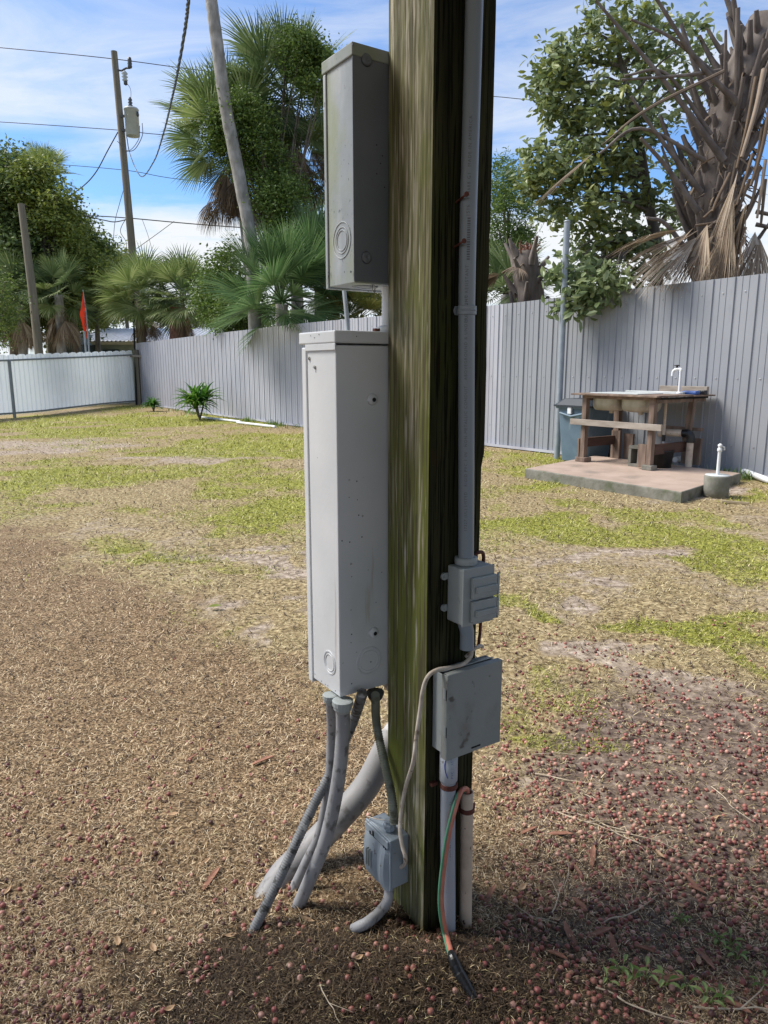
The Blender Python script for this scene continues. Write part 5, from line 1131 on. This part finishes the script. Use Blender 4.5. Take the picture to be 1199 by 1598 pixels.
def fan_palm(name, label, crown, n, pet, R_, m, trunk=None, trunk_r=.17, m_trunk='palm_bark', elev=(-.5, 1.35), skirt=0, skirt_m='skirt', group=None, cat='palm tree', az=None, nseg=32, tipd=.7, K=4, seed=1, m2=None, skl=1.0, droop=.6):
    rnd = random.Random(seed); crown = Vector(crown); base = trunk[0] if trunk else Vector((crown.x, crown.y, 0)); T = thing(name, label, cat, base, group)
    if trunk:
        sp = spline(trunk, 6); b = MB(); b.tube(sp, [trunk_r*(1.12-.12*i/len(sp)) for i in range(len(sp))], 14)
        b.build('trunk', M[m_trunk], T)
    for i in range(n):
        a = i*2.39996+rnd.uniform(-.2, .2) if az is None else rnd.uniform(*az); el = elev[0]+(elev[1]-elev[0])*((i+.5)/n)**.8+rnd.uniform(-.12, .12)
        d = (math.cos(a)*math.cos(el), math.sin(a)*math.cos(el), math.sin(el)); V_, F_ = [], []
        pts = frond_mesh(V_, F_, crown, d, pet*rnd.uniform(.8, 1.15), R_*rnd.uniform(.8, 1.1), nseg, 2.9, droop, .25, 1.1, rnd, tipdroop=tipd, K=K)
        b = MB(); b.add(V_, F_); b.tube(pts, [.018, .016, .014, .012, .011, .010], 5, cap=False); b.build('frond', M[m2 if (m2 and rnd.random() < .3) else m], T)
    for i in range(skirt):
        a = i*2.39996+rnd.uniform(-.3, .3); el = rnd.uniform(-1.35, -.7); d = (math.cos(a)*math.cos(el), math.sin(a)*math.cos(el), math.sin(el)); V_, F_ = [], []
        st = crown-Vector((0, 0, rnd.uniform(.0, .5)*skl)); pts = frond_mesh(V_, F_, st, d, pet*rnd.uniform(.5, .9)*skl, R_*rnd.uniform(.7, .95), 22, 1.4, .8, .0, 1.0, rnd, tipdroop=1.3, K=K)
        b = MB(); b.add(V_, F_); b.tube(pts, .012, 5, cap=False); b.build('dead_frond', M[skirt_m], T)
    return T
GP = 'sabal palms beyond the fences'
def tk(px0, px1, py1, Y, bend=0):
    t1 = W(px1, py1, Y); b0 = Vector((W(px0, 540, Y).x, Y, -.05)); return [b0, b0.lerp(t1, .5)+Vector((bend, 0, 0)), t1]
fan_palm('sabal_palm', 'big sabal palm with a brown skirt of dead fronds, leaning over its thin neighbour', W(365, 215, 21.3), 44, .95, 1.2, 'sabal', tk(410, 372, 225, 21.3), .17, skirt=26, seed=3, skl=1.5, group=GP, m2='sabal_yellow', elev=(-.75, 1.3), nseg=34)
fan_palm('sabal_palm', 'tallest sabal palm, its crown just beside the upper electrical box', W(450, 160, 21.8), 44, 1.0, 1.2, 'sabal', tk(470, 450, 170, 21.8), .17, skirt=24, seed=4, skl=1.5, group=GP, m2='sabal_yellow', elev=(-.75, 1.35), nseg=34)
fan_palm('sabal_palm', 'sabal palm half hidden behind the upper electrical box', W(520, 260, 22.5), 34, .95, 1.1, 'sabal', tk(520, 520, 270, 22.5), .17, skirt=22, seed=5, skl=1.6, group=GP, elev=(-.75, 1.2))
fan_palm('sabal_palm', 'low sabal palm right behind the utility pole', W(224, 468, 27.6), 40, .75, 1.05, 'sabal_yellow', tk(224, 218, 470, 27.6), .13, skirt=4, seed=6, group=GP, m2='sabal', elev=(-.6, 1.35), tipd=.9, m_trunk='pole_wood')
fan_palm('sabal_palm', 'low sabal palm with a stout reddish fibrous trunk', W(287, 470, 27.0), 42, .75, 1.08, 'sabal_yellow', tk(275, 280, 480, 27.0), .33, skirt=5, seed=8, group=GP, m2='sabal', elev=(-.6, 1.35), tipd=.9, m_trunk='red_fibre')
fan_palm('sabal_palm', 'sabal palm with a tan skirt beside the bare wooden pole', W(92, 462, 28), 30, .7, 1.0, 'sabal', tk(92, 92, 460, 28), .16, skirt=20, skirt_m='dead_leaf', seed=9, group=GP, m2='sabal_yellow', tipd=1.0, skl=1.2)
fan_palm('sabal_palm', 'dark sabal palm with a tan skirt at the edge behind the bare pole', W(32, 470, 28.5), 30, .8, 1.1, 'sabal', tk(32, 32, 475, 28.5), .16, skirt=18, skirt_m='dead_leaf', seed=10, group=GP, tipd=1.0, skl=1.2)
fan_palm('sabal_palm', 'distant sabal palm peeping over the top of the broad-leaved trees', W(68, 272, 36), 22, .6, .95, 'sabal_yellow', tk(75, 68, 290, 36), .18, skirt=8, skirt_m='dead_leaf', seed=11, group=GP)
fan_palm('sabal_palm', 'yellowish palm whose fronds show in the gap between the two electrical boxes', W(560, 500, 18.6), 22, .5, .95, 'palmetto_yel', [Vector((W(560, 540, 18.6).x, 18.6, -.05)), W(560, 520, 18.6), W(560, 500, 18.6)], .15, seed=12, group=GP, m2='sabal', elev=(-.2, 1.2), tipd=1.1)
fan_palm('palmetto', 'large blue-green palmetto arching over the metal fence', W(440, 470, 18.1), 34, .85, 1.15, 'palmetto', [Vector((W(440, 540, 18.2).x, 18.2, -.05)), W(440, 520, 18.2), W(440, 475, 18.2)], .15, seed=13, elev=(-.45, 1.25), nseg=44, tipd=.45, m2='palmetto', cat='palmetto', droop=.5)
fan_palm('palmetto', 'darker palmetto behind the large one, next to the white box', W(500, 440, 19.4), 24, .85, 1.15, 'palmetto', [Vector((W(500, 540, 19.4).x, 19.4, -.05)), W(500, 520, 19.4), W(500, 450, 19.4)], .15, seed=14, elev=(-.2, 1.35), nseg=40, tipd=.4, cat='palmetto')
fan_palm('palmetto', 'low dark palmetto showing between the post and the dead palm stump', W(790, 455, 14.6), 18, .35, .75, 'sabal', [Vector((W(790, 540, 14.6).x, 14.6, -.05)), W(790, 500, 14.6), W(790, 460, 14.6)], .10, seed=15, elev=(-.2, 1.2), nseg=36, tipd=.6, cat='palmetto')
# tall thin palm trunk crossing the sabals
pts = [W(398, 540, 19.2)]; pts[0].z = -.05; pts += [W(px, py, 19.2) for px, py in ((393, 400), (376, 290), (352, 165), (338, 60), (330, 0), (322, -70), (312, -170))]
T = thing('slender_palm', 'tall slender bare grey palm trunk crossing in front of the sabal palms', 'palm tree', pts[0])
sp = spline(pts, 10); MB().tube(sp, [.165-.035*i/len(sp)+.006*(i % 3 == 0) for i in range(len(sp))], 16).build('trunk', M['palm_bark'], T)
for i in range(14):
    a = i*2.4; V_, F_ = [], []; pp = frond_mesh(V_, F_, pts[-1], (math.cos(a), math.sin(a), .9-.1*i), .8, 1.0, 26, 2.8, .6, .25, 1.1, random, tipdroop=.8); b = MB(); b.add(V_, F_); b.tube(pp, .012, 5, cap=False); b.build('frond', M['sabal'], T)
# dead palm stump
sx = W(822, 470, 13.6); base = Vector((sx.x, 13.6, 0))
T = thing('palm_stump', 'dead grey palm stump with peeling leaf bases and a ragged reddish top', 'palm stump', base)
top_ = W(822, 392, 13.6); MB().tube(spline([base, W(828, 480, 13.6), W(822, 430, 13.6), top_], 5), [.24, .24, .24, .24, .25, .25, .25, .25, .25, .25, .25, .24, .23, .22, .20, .17], 16).build('trunk', M['boot'], T)
b = MB()
for i in range(26):
    a = i*2.4; z = base.z+1.3+(top_.z-1.3)*(i/26); r = .24; c = Vector((top_.x+(sx.x-top_.x)*.3+math.cos(a)*r*.8, 13.6+math.sin(a)*r*.8, z)); o_ = Vector((math.cos(a), math.sin(a), 0))
    L_ = random.uniform(.25, .5); q = spline([c, c+o_*.10+Vector((0, 0, L_*.5)), c+o_*(.16+.1*random.random())+Vector((0, 0, L_))], 4); b.tube(q, [.07-.045*j/(len(q)-1) for j in range(len(q))], 6)
b.build('leaf_bases', M['boot'], T)
b = MB()
for i in range(40):
    a = random.uniform(0, 6.3); c = top_+Vector((random.uniform(-.15, .15), random.uniform(-.15, .15), -.05)); b.tube([c, c+Vector((math.cos(a)*.14, math.sin(a)*.1, random.uniform(.05, .22)))], [.02, .006], 5)
b.build('ragged_top', M['red_fibre'], T)
for i in range(7):
    V_, F_ = [], []; a = (2.6, 3.4, 3.0, .2, 4.5, 5.4, 2.9)[i]; pp = frond_mesh(V_, F_, top_-Vector((0, 0, .25)), (math.cos(a), math.sin(a)*.5, .15), .45, .5, 20, 1.6, 1.2, .1, .9, random, tipdroop=1.2); b = MB(); b.add(V_, F_); b.tube(pp, .014, 5, cap=False); b.build('dead_frond', M['skirt'], T)
# broad-leaved tree over the fence (large oval leaves)
gb = [blob(940, 210, 11.6, 85, 80, .9, 1.2), blob(880, 150, 11.6, 45, 55, .6, .5), blob(1010, 60, 11.8, 95, 55, .8, .9), blob(930, 330, 11.6, 85, 80, .9, 1.2), blob(960, 420, 11.8, 85, 50, .7, .8), blob(1060, 130, 12.3, 60, 70, .5, .5), blob(1020, 300, 12.2, 60, 110, .6, .7), blob(870, 280, 11.5, 30, 60, .5, .35)]
T = thing('broadleaf_tree', 'tree with large oval grey-green leaves leaning over the metal fence', 'tree', Vector((W(1030, 500, 11.9).x, 11.9, 0)))
tp_ = [Vector((W(1030, 500, 11.9).x, 11.9, -.05)), W(1027, 420, 11.9), W(1015, 330, 11.9), W(1000, 230, 11.8), W(975, 120, 11.7), W(950, 20, 11.6)]
b = MB(); sp = spline(tp_, 6); b.tube(sp, [.10-.075*i/len(sp) for i in range(len(sp))], 12)
gb += [blob(860, 110, 11.6, 38, 45, .5, .5), blob(838, 260, 11.6, 22, 50, .4, .3), blob(940, 60, 11.6, 60, 45, .6, .5)]
pos, cen = clumps(gb, 430, 25, .19)
for i in range(46):
    c = Vector(cen[i*4 % len(cen)]); k = min(len(sp)-1, max(4, int(np.argmin([(q-c).length for q in sp])-2))); s0 = sp[k]; q = spline([s0, s0.lerp(c, .5)+Vector((0, 0, .12)), c], 5); b.tube(q, [.026*(1-.85*j/(len(q)-1)) for j in range(len(q))], 6, cap=False)
b.build('trunk', M['bark'], T)
def leafset(mask_fn, name, m, pos_):
    lc = LeafCloud(); N = len(pos_); L_ = RNG.uniform(.085, .165, N); lc.leaves(pos_, L_, L_*RNG.uniform(.36, .50, N), .4, 'oval', .2); return lc.build(name, M[m], T)
tipmask = RNG.random(len(pos)) < np.clip(.12+.5*((pos[:, 0]-W(1000, 100, 11.6).x) < 0)*RNG.random(len(pos)), 0, 1)
leafset(None, 'crown', 'grape', pos[~tipmask]); leafset(None, 'young_leaves', 'grape_tip', pos[tipmask])
hb = [blob(905, 465, 10.75, 34, 26, .25, 1), blob(870, 440, 10.9, 22, 20, .25, .4), blob(955, 440, 10.5, 30, 24, .25, .8), blob(900, 420, 11.0, 40, 24, .4, .8)]
pos2, cen2 = clumps(hb, 60, 13, .18); b = MB()
for c in cen2[:16]: c = Vector(c); s0 = W(985, 395, 11.7); q = spline([s0, s0.lerp(c, .5)+Vector((0, 0, .25)), c], 5); b.tube(q, [.018*(1-.8*j/(len(q)-1)) for j in range(len(q))], 6, cap=False)
b.build('overhanging_branch', M['bark'], T)
lc = LeafCloud(); N = len(pos2); L_ = RNG.uniform(.11, .19, N); lc.leaves(pos2, L_, L_*.45, .9, 'oval', .2); lc.build('overhanging_leaves', M['grape'], T)
# big dead palm
Yd = 10.9; base = Vector((W(1120, 480, Yd).x, Yd, 0))
T = thing('dead_palm', 'big dead palm bristling with cut brown leaf stalks behind the metal fence', 'palm tree', base)
tpp = [base, W(1118, 430, Yd), W(1112, 330, Yd), W(1128, 230, Yd), W(1160, 130, Yd), W(1205, 40, Yd)]
sp = spline(tpp, 8); MB().tube(sp, [.24+.08*math.sin(min(i/len(sp)*1.5, 1)*1.57) for i in range(len(sp))], 20).build('trunk', M['boot'], T)
rnd = random.Random(21)
def stub(st, mid, end, r0, r1, name='leaf_stalk'):
    q = spline([st, mid, end], 6); n_ = len(q); b = MB(); b.tube(q, [r0+(r1-r0)*(j/(n_-1))**.6 for j in range(n_)], 8); return b.build(name, M['boot'], T)
for i in range(150):
    t = .10+.88*(i/150)**.9; k = min(len(sp)-1, int(t*len(sp))); c = sp[k]; a = i*2.39996+rnd.uniform(-.2, .2); o_ = Vector((math.cos(a), math.sin(a)*.9, 0)); L_ = rnd.choice((rnd.uniform(.18, .35), rnd.uniform(.4, .85)))*(.75+.55*t)
    rad_ = .27; st = c+o_*rad_*.75-Vector((0, 0, .14)); rise = rnd.uniform(.6, 1.1); en = c+o_*(rad_+L_*.62)+Vector((0, 0, L_*rise)); mi_ = c+o_*(rad_+L_*.30)+Vector((0, 0, L_*rise*.30)); stub(st, mi_, en, .07, .016+.014*rnd.random())
# long stalks reaching up and out, measured one by one
for (x0, y0, x1, y1, x2, y2, r0, r1) in ((1150, 160, 1085, 90, 1020, -10, .05, .022), (1130, 250, 1040, 130, 930, 0, .055, .018), (1120, 120, 1050, 60, 985, 30, .04, .015), (1150, 150, 1151, 90, 1152, 12, .035, .03), (1165, 190, 1180, 110, 1194, 60, .045, .03),
    (1110, 210, 1040, 115, 975, 118, .035, .014), (1100, 250, 1000, 200, 935, 240, .035, .014), (1095, 300, 1030, 215, 985, 150, .04, .018), (1090, 330, 1040, 260, 1000, 215, .05, .02), (1085, 410, 1040, 350, 1010, 340, .045, .02), (1125, 110, 1060, 118, 970, 124, .03, .015), (1180, 330, 1230, 340, 1290, 350, .03, .02), (1180, 350, 1230, 360, 1290, 368, .03, .02), (1175, 120, 1200, 80, 1240, 40, .05, .03)):
    yy = Yd-.45; stub(W(x0, y0, yy), W(x1, y1, yy-.1), W(x2, y2, yy-.2), r0, r1)
def hang(px0, py0, px1, py1, px2, py2, Y, R_, nseg, spread, m, r=.016, td=1.2, w=1.0):
    a_, b_, c_ = W(px0, py0, Y), W(px1, py1, Y-.1), W(px2, py2, Y-.15); q = spline([a_, b_, c_], 6); V_, F_ = [], []
    d_ = (c_-b_).normalized(); frond_mesh(V_, F_, c_, d_, .02, R_, nseg, spread, .1, .0, w, rnd, tipdroop=td, split=.5, K=5); b = MB(); b.add(V_, F_); b.tube(q, [r*1.4-r*.5*j/len(q) for j in range(len(q))], 6, cap=False); return b.build('dead_frond', M[m], T)
hang(1130, 110, 1010, 170, 945, 222, Yd-.7, 1.0, 22, .22, 'skirt', .013, .30, .7); hang(1130, 112, 1010, 172, 940, 226, Yd-.75, 1.15, 12, .14, 'skirt', .008, .3, .6)
hang(1193, 108, 1180, 170, 1158, 245, Yd-.9, .85, 34, .5, 'dead_pale', .024, .6); hang(1180, 120, 1165, 200, 1150, 262, Yd-.85, 1.05, 34, .6, 'dead_leaf', .016, .8); hang(1205, 150, 1190, 230, 1172, 290, Yd-.8, 1.2, 24, .6, 'dead_leaf', .02, .8)
for (a0, a1, a2, R_, m_) in (((1150, 290), (1120, 320), (1098, 340), 1.0, 'dead_leaf'), ((1160, 300), (1130, 335), (1105, 355), 1.1, 'dead_pale'), ((1170, 280), (1150, 330), (1128, 352), .95, 'dead_leaf'), ((1185, 260), (1175, 310), (1160, 345), 1.0, 'dead_leaf'), ((1195, 250), (1188, 300), (1182, 340), .95, 'dead_pale'), ((1160, 310), (1140, 340), (1112, 350), 1.15, 'skirt'), ((1150, 250), (1140, 300), (1140, 330), 1.0, 'skirt'), ((1175, 240), (1160, 290), (1150, 320), 1.1, 'dead_leaf'), ((1150, 320), (1120, 345), (1085, 352), 1.05, 'dead_leaf'), ((1170, 320), (1140, 350), (1120, 365), .95, 'skirt'), ((1190, 200), (1182, 250), (1172, 290), 1.25, 'skirt'), ((1195, 280), (1190, 330), (1188, 350), 1.0, 'dead_leaf'), ((1140, 270), (1120, 310), (1112, 330), 1.0, 'dead_leaf')):
    hang(*a0, *a1, *a2, Yd-.75-.04*R_, R_, 34, .8, m_, .016, .7, 1.0)
lc = LeafCloud(); N = 900; kk_ = RNG.integers(2, len(sp)-6, N); cc3 = np.array([tuple(sp[k]) for k in kk_]); aa = RNG.random(N)*6.283; rr3 = RNG.uniform(.24, .36, N)
cc3[:, 0] += np.cos(aa)*rr3; cc3[:, 1] += np.sin(aa)*rr3; cc3[:, 2] += RNG.uniform(-.1, .1, N); lc.leaves(cc3, RNG.uniform(.18, .55, N), RNG.uniform(.012, .035, N), 2.2); o_f = lc.build('loose_fibres', M['skirt'], T); o_f['kind'] = 'stuff'
# dracaena clumps
def strap_plant(px, py, Y, h, n_, L_, label, w=.06):
    base = Vector((W(px, py, Y).x, Y, 0)); base.z = float(gh(base.x, base.y)); T = thing('strap_leaved_plant', label, 'plant', base, 'strap-leaved plants by the far fence'); r_ = random.Random(px)
    for c in range(5):
        a0 = r_.uniform(0, 6.28); top = base+Vector((math.cos(a0)*.14*h, math.sin(a0)*.14*h, h*(.35+.18*c/5))); MB().tube([base, top], .022, 8).build('stem', M['bark'], T); b = MB()
        for i in range(n_):
            a = i*2.4; el = .2+1.1*r_.random(); d = Vector((math.cos(a)*math.cos(el), math.sin(a)*math.cos(el), math.sin(el))); s_ = d.cross(Vector((0, 0, 1))).normalized(); p = top+Vector((0, 0, -.1*h*r_.random())); vs_ = []
            for j in range(6):
                ww = w*(.5, 1, 1, .8, .5, .05)[j]/2; vs_ += [p-s_*ww+Vector((0, 0, ww*.5)), p.copy(), p+s_*ww+Vector((0, 0, ww*.5))]; p = p+d*L_/5*r_.uniform(.9, 1.1); d = (d+Vector((0, 0, -.27))).normalized()
            b.add(vs_, [f for j in range(5) for f in ((j*3, j*3+3, j*3+4, j*3+1), (j*3+1, j*3+4, j*3+5, j*3+2))])
        b.build('leaves', M['dracaena'], T)
strap_plant(312, 654, 19.2, 1.1, 28, .66, 'bushy strap-leaved plant at the foot of the far fence', .075)
strap_plant(240, 640, 23.0, .45, 14, .36, 'smaller strap-leaved plant near the corner of the two fences', .06)

# ------------------------------------------------------------------ UTILITY POLES, WIRES, HOUSE, FLAG
pb_, pt_ = W(221, 540, 30), W(178, 80, 30); foot = Vector((pb_.x+.05, 30, -.05))
T = thing('utility_pole', 'leaning wooden utility pole carrying a grey transformer', 'utility pole', foot)
MB().tube([foot, foot.lerp(pt_, .5), pt_], [.165, .145, .115], 16).build('pole', M['pole_wood'], T)
def pp(py): t = (py-540)/(80-540); return pb_.lerp(pt_, t)
a_ = pp(107); b = MB().tube([a_, W(190, 110, 29.9), W(197, 106, 29.9), W(203, 106, 29.9)], .035, 8); b.build('arm', M['dark_fit'], T)
MB().lathe(W(203, 106, 29.9), [(.06, 0), (.085, .05), (.07, .1), (.085, .15), (.07, .2), (.085, .25), (.07, .3), (.06, .36), (0, .38)], 12).build('insulator', M['dark_fit'], T)
MB().lathe(W(195, 122, 29.9), [(.05, -.12), (.11, -.06), (.06, 0), (.12, .05), (.06, .1), (.12, .16), (.05, .25)], 12).build('insulator', M['ceramic'], T)
MB().lathe(W(196, 128, 29.9), [(.0, -.12), (.07, -.08), (.07, .06), (.0, .08)], 10).build('fuse_tip', M['dark_fit'], T)
tc_ = W(207.5, 213, 29.75)
X = MB().lathe(tc_, [(.0, -.02), (.22, 0), (.255, .03), (.26, .92), (.275, .925), (.275, .955), (.24, 1.0), (0, 1.04)], 24).build('transformer', M['ceramic'], T)
MB().lathe(tc_+Vector((-.02, 0, 1.03)), [(.06, 0), (.09, .06), (.05, .1), (.09, .15), (.05, .2), (.08, .25), (.03, .34)], 12).build('bushing', M['dark_fit'], X)
MB().lathe(tc_+Vector((.27, -.1, .72)), [(.03, -.05), (.05, 0), (.03, .12)], 8).build('bushing', M['dark_fit'], X)
MB().box(tc_+Vector((-.34, .1, .75)), (.10, .04, .04)).box(tc_+Vector((-.34, .1, .25)), (.10, .04, .04)).build('bracket', M['dark_fit'], X)
def wire(name, label, L_, r, m='black', group='wires hung from the utility pole', k=10):
    return tag(MB().tube(spline([W(a, b, c) for a, b, c in L_], k), r, 6).build(name, M[m]), label, 'wire', group)
wire('power_line', 'highest thin power line passing the top of the utility pole', [(-160, 60, 31), (0, 74, 30.5), (172, 91, 30), (335, 112, 31), (600, 140, 33), (820, 155, 35), (1300, 215, 38)], .014, 'wire_blk')
wire('power_line', 'power line crossing the pole at the height of the transformer', [(-160, 182, 31), (0, 190, 30.5), (188, 203, 30), (255, 210, 30.5), (500, 226, 32), (820, 250, 35), (1300, 280, 38)], .013, 'wire_blk')
wire('power_line', 'thin line across the blue sky below the transformer', [(-160, 240, 31), (30, 252, 30.5), (192, 265, 30), (285, 280, 30.5), (500, 300, 32)], .011, 'wire_blk')
wire('power_line', 'lowest thick cable crossing the pole above the treetops', [(-160, 328, 31), (0, 331, 30.5), (130, 336, 30.2), (199, 340, 30), (350, 353, 30.5), (620, 370, 32)], .019, 'wire_blk')
wire('cable', 'slack dark cable sagging beside the lowest thick cable', [(130, 336, 30.2), (165, 344, 30), (180, 346, 30), (199, 342, 29.9)], .02, 'wire_blk')
# twisted service drop
cl = spline([W(a, b, c) for a, b, c in ((196, 200, 29.8), (203, 240, 29.6), (220, 275, 28), (240, 252, 22), (256, 205, 16.5), (268, 155, 12.5), (276, 118, 10.6), (288, 50, 8.3), (294, 0, 7.2), (300, -70, 6.2))], 24)
T = thing('service_drop', 'twisted black overhead cable swooping down to the utility pole', 'cable', cl[0])
for ph in (0, 2.1, 4.2):
    q = []
    for i, c in enumerate(cl):
        d = (cl[min(i+1, len(cl)-1)]-cl[max(i-1, 0)]).normalized(); a = d.orthogonal().normalized(); b_ = d.cross(a); s_ = sum((cl[j+1]-cl[j]).length for j in range(max(0, i-1), i)) ; ang = i*.55+ph; q.append(c+(a*math.cos(ang)+b_*math.sin(ang))*.010)
    MB().tube(q, .0095 if ph else .008, 6).build('strand', M['black'] if ph else M['wire_blk'], T)
wire('cable', 'cable drooping from the utility pole to the distant palm', [(184, 206, 30), (168, 235, 30.5), (150, 268, 31.5), (130, 290, 32.5), (97, 313, 34)], .022, 'wire_blk')
wire('cable', 'loop of cable hanging from the low side of the transformer', [(222, 192, 29.7), (222, 212, 29.6), (210, 233, 29.7), (196, 236, 29.8)], .014, 'wire_blk')
wire('cable', 'second loop of cable beside the transformer', [(218, 196, 29.7), (216, 218, 29.6), (200, 235, 29.7), (183, 220, 29.9)], .012, 'wire_blk')
wire('cable', 'thin lead from the insulator down to the transformer bushing', [(197, 128, 29.9), (204, 140, 29.8), (204, 160, 29.7)], .009, 'wire_blk')
wire('cable', 'thin slack wire falling from the pole toward the small far pole', [(194, 292, 30), (186, 320, 30.5), (179, 350, 32), (176, 396, 36)], .012, 'wire_blk')
wire('cable', 'kinked thin wire hanging under the lowest thick cable', [(198, 338, 30), (188, 360, 31), (197, 378, 33), (197, 398, 36)], .012, 'wire_blk')
wire('cable', 'faint wire dangling beyond the pole over the low palms', [(222, 342, 30), (232, 370, 31), (240, 400, 32)], .009, 'wire_blk')
wire('cable', 'guy wire slanting from the thick cable down to the pole', [(272, 345, 30.3), (245, 365, 30.2), (213, 388, 30)], .012, 'wire_blk')
# bare pole
T = thing('bare_pole', 'bare weathered wooden pole leaning beyond the white fence', 'pole', Vector((W(63, 560, 26).x, 26, -.05)))
MB().tube([Vector((W(63, 560, 26).x, 26, -.05)), W(50, 450, 26), W(33, 318, 26)], [.15, .135, .11], 14).build('pole', M['pole_wood'], T)
# far small pole
q0 = W(197, 500, 44); q1 = W(192, 395, 44); T = thing('utility_pole', 'small black pole top with boxes, far behind the leaning utility pole', 'utility pole', Vector((q0.x, 44, 0)))
MB().tube([Vector((q0.x, 44, 0)), q1], .11, 10).build('pole', M['dark_fit'], T); MB().box(W(189, 401, 43.8), (.28, .12, .14), None, .02).build('transformer_box', M['house_trim'], T); MB().tube([W(190, 409, 43.8), W(204, 408, 43.8)], .09, 8).build('arm', M['dark_fit'], T)
MB().lathe(W(199, 411, 43.8), [(.0, -.2), (.14, -.15), (.14, .15), (0, .2)], 10).build('insulator', M['dark_fit'], T)
# flag
fb_ = Vector((W(137, 545, 26.4).x, 26.4, 0)); T = thing('feather_flag', 'narrow orange-red advertising flag on a pale pole beyond the white fence', 'flag', fb_)
MB().tube([fb_, W(137.5, 520, 26.4), W(134, 480, 26.4), W(129.5, 452, 26.4)], [.035, .03, .02, .012], 8).build('pole', M['galv'], T)
V_, F_ = [], []; N_ = 24
for i in range(N_+1):
    t = i/N_; py = 455+74*t; xr = np.interp(py, [452, 480, 500, 529], [129.5, 133.6, 135.3, 135.0]); xl = xr-np.interp(t, [0, .15, .48, .8, 1], [.3, 3.0, 10.2, 5.2, .3])
    a_, b_ = W(xl, py, 26.35+.04*math.sin(t*9)), W(xr, py, 26.4); V_ += [a_, a_.lerp(b_, .5)+Vector((0, -.03*math.sin(t*7), 0)), b_]
for i in range(N_): F_ += [(i*3, i*3+3, i*3+4, i*3+1), (i*3+1, i*3+4, i*3+5, i*3+2)]
fl_ = MB().add(V_, F_, 0, True).build('cloth', M['orange'], T)
b = MB()
for (py) in (476, 489, 498, 506):
    c = W(132.6 if py < 500 else 133.2, py, 26.25); b.ring(c, (0, -1, 0), (0, 0, 1), .030, .010, .075, n=14, m=4)
b.build('lettering', M['black'], fl_)
T = thing('sign_stake', 'second pale thin stake beside the orange flag', 'stake', Vector((W(133, 545, 26).x, 26, 0))); MB().tube([Vector((W(134, 545, 26).x, 26, 0)), W(131.5, 517, 26)], .035, 8).build('pole', M['galv'], T)
# house
T = thing('house', 'low house with a ribbed pale metal roof beyond the white fence', 'house', Vector((W(230, 560, 36).x, 36, 0)))
x0_, x1_ = W(122, 530, 35).x, W(345, 530, 35).x; ze = W(200, 534, 34.4).z; zr_ = W(200, 513, 38.5).z
MB().box(((x0_+x1_)/2, 38.6, ze/2-.02), ((x1_-x0_)/2-.3, 3.5, ze/2)).build('wall', M['house_wall'], T)
b = MB(); n_ = 34; vs_ = []
for i in range(n_*4+1):
    x_ = x0_+(x1_-x0_)*i/(n_*4); o_ = .05 if i % 4 == 0 else 0; vs_ += [(x_, 34.4, ze+.05+o_), (x_, 38.5, zr_+o_), (x_, 42.6, ze+.05+o_)]
b.add(vs_, [f for i in range(n_*4) for f in ((i*3, i*3+3, i*3+4, i*3+1), (i*3+1, i*3+4, i*3+5, i*3+2))]); b.build('roof', M['roof_metal'], T)
MB().box(((x0_+x1_)/2, 34.36, ze-.04), ((x1_-x0_)/2, .03, .07)).build('fascia', M['house_trim'], T)
MB().add([(x0_+.3, 35.0, ze-.1), (x0_+.3, 42.1, ze-.1), (x0_+.3, 38.5, zr_-.1), (x0_+.25, 35.0, ze-.1), (x0_+.25, 42.1, ze-.1), (x0_+.25, 38.5, zr_-.1)], [(0, 1, 2), (5, 4, 3), (0, 3, 4, 1), (1, 4, 5, 2), (2, 5, 3, 0)]).build('gable', M['house_dark'], T)
for (pa_, pb2) in ((160, 185), (150, 156)):
    xa, xb = W(pa_, 545, 35).x, W(pb2, 545, 35).x; MB().box(((xa+xb)/2, 35.06, 1.75), ((xb-xa)/2, .04, .45)).build('window', M['house_dark'], T)
a_, b_ = W(95, 545, 33), W(123, 545, 33); T = thing('shed', 'dark green-grey shed wall showing under the sabal palm skirt', 'shed', Vector(((a_.x+b_.x)/2, 34, 0)))
MB().box(((a_.x+b_.x)/2, 35, W(100, 534, 33).z/2), ((b_.x-a_.x)/2, 1.9, W(100, 534, 33).z/2)).build('wall', M['house_dark'], T)
b = MB(); c_ = (a_.x+b_.x)/2; h_ = W(100, 534, 33).z; w_ = (b_.x-a_.x)/2+.15; b.add([(c_-w_, 33.0, h_), (c_+w_, 33.0, h_-.1), (c_-w_*.2, 33.0, h_+.45), (c_-w_, 37, h_), (c_+w_, 37, h_-.1), (c_-w_*.2, 37, h_+.45)], [(0, 1, 2), (5, 4, 3), (0, 2, 5, 3), (2, 1, 4, 5), (0, 3, 4, 1)]); b.build('roof', M['house_dark'], T)
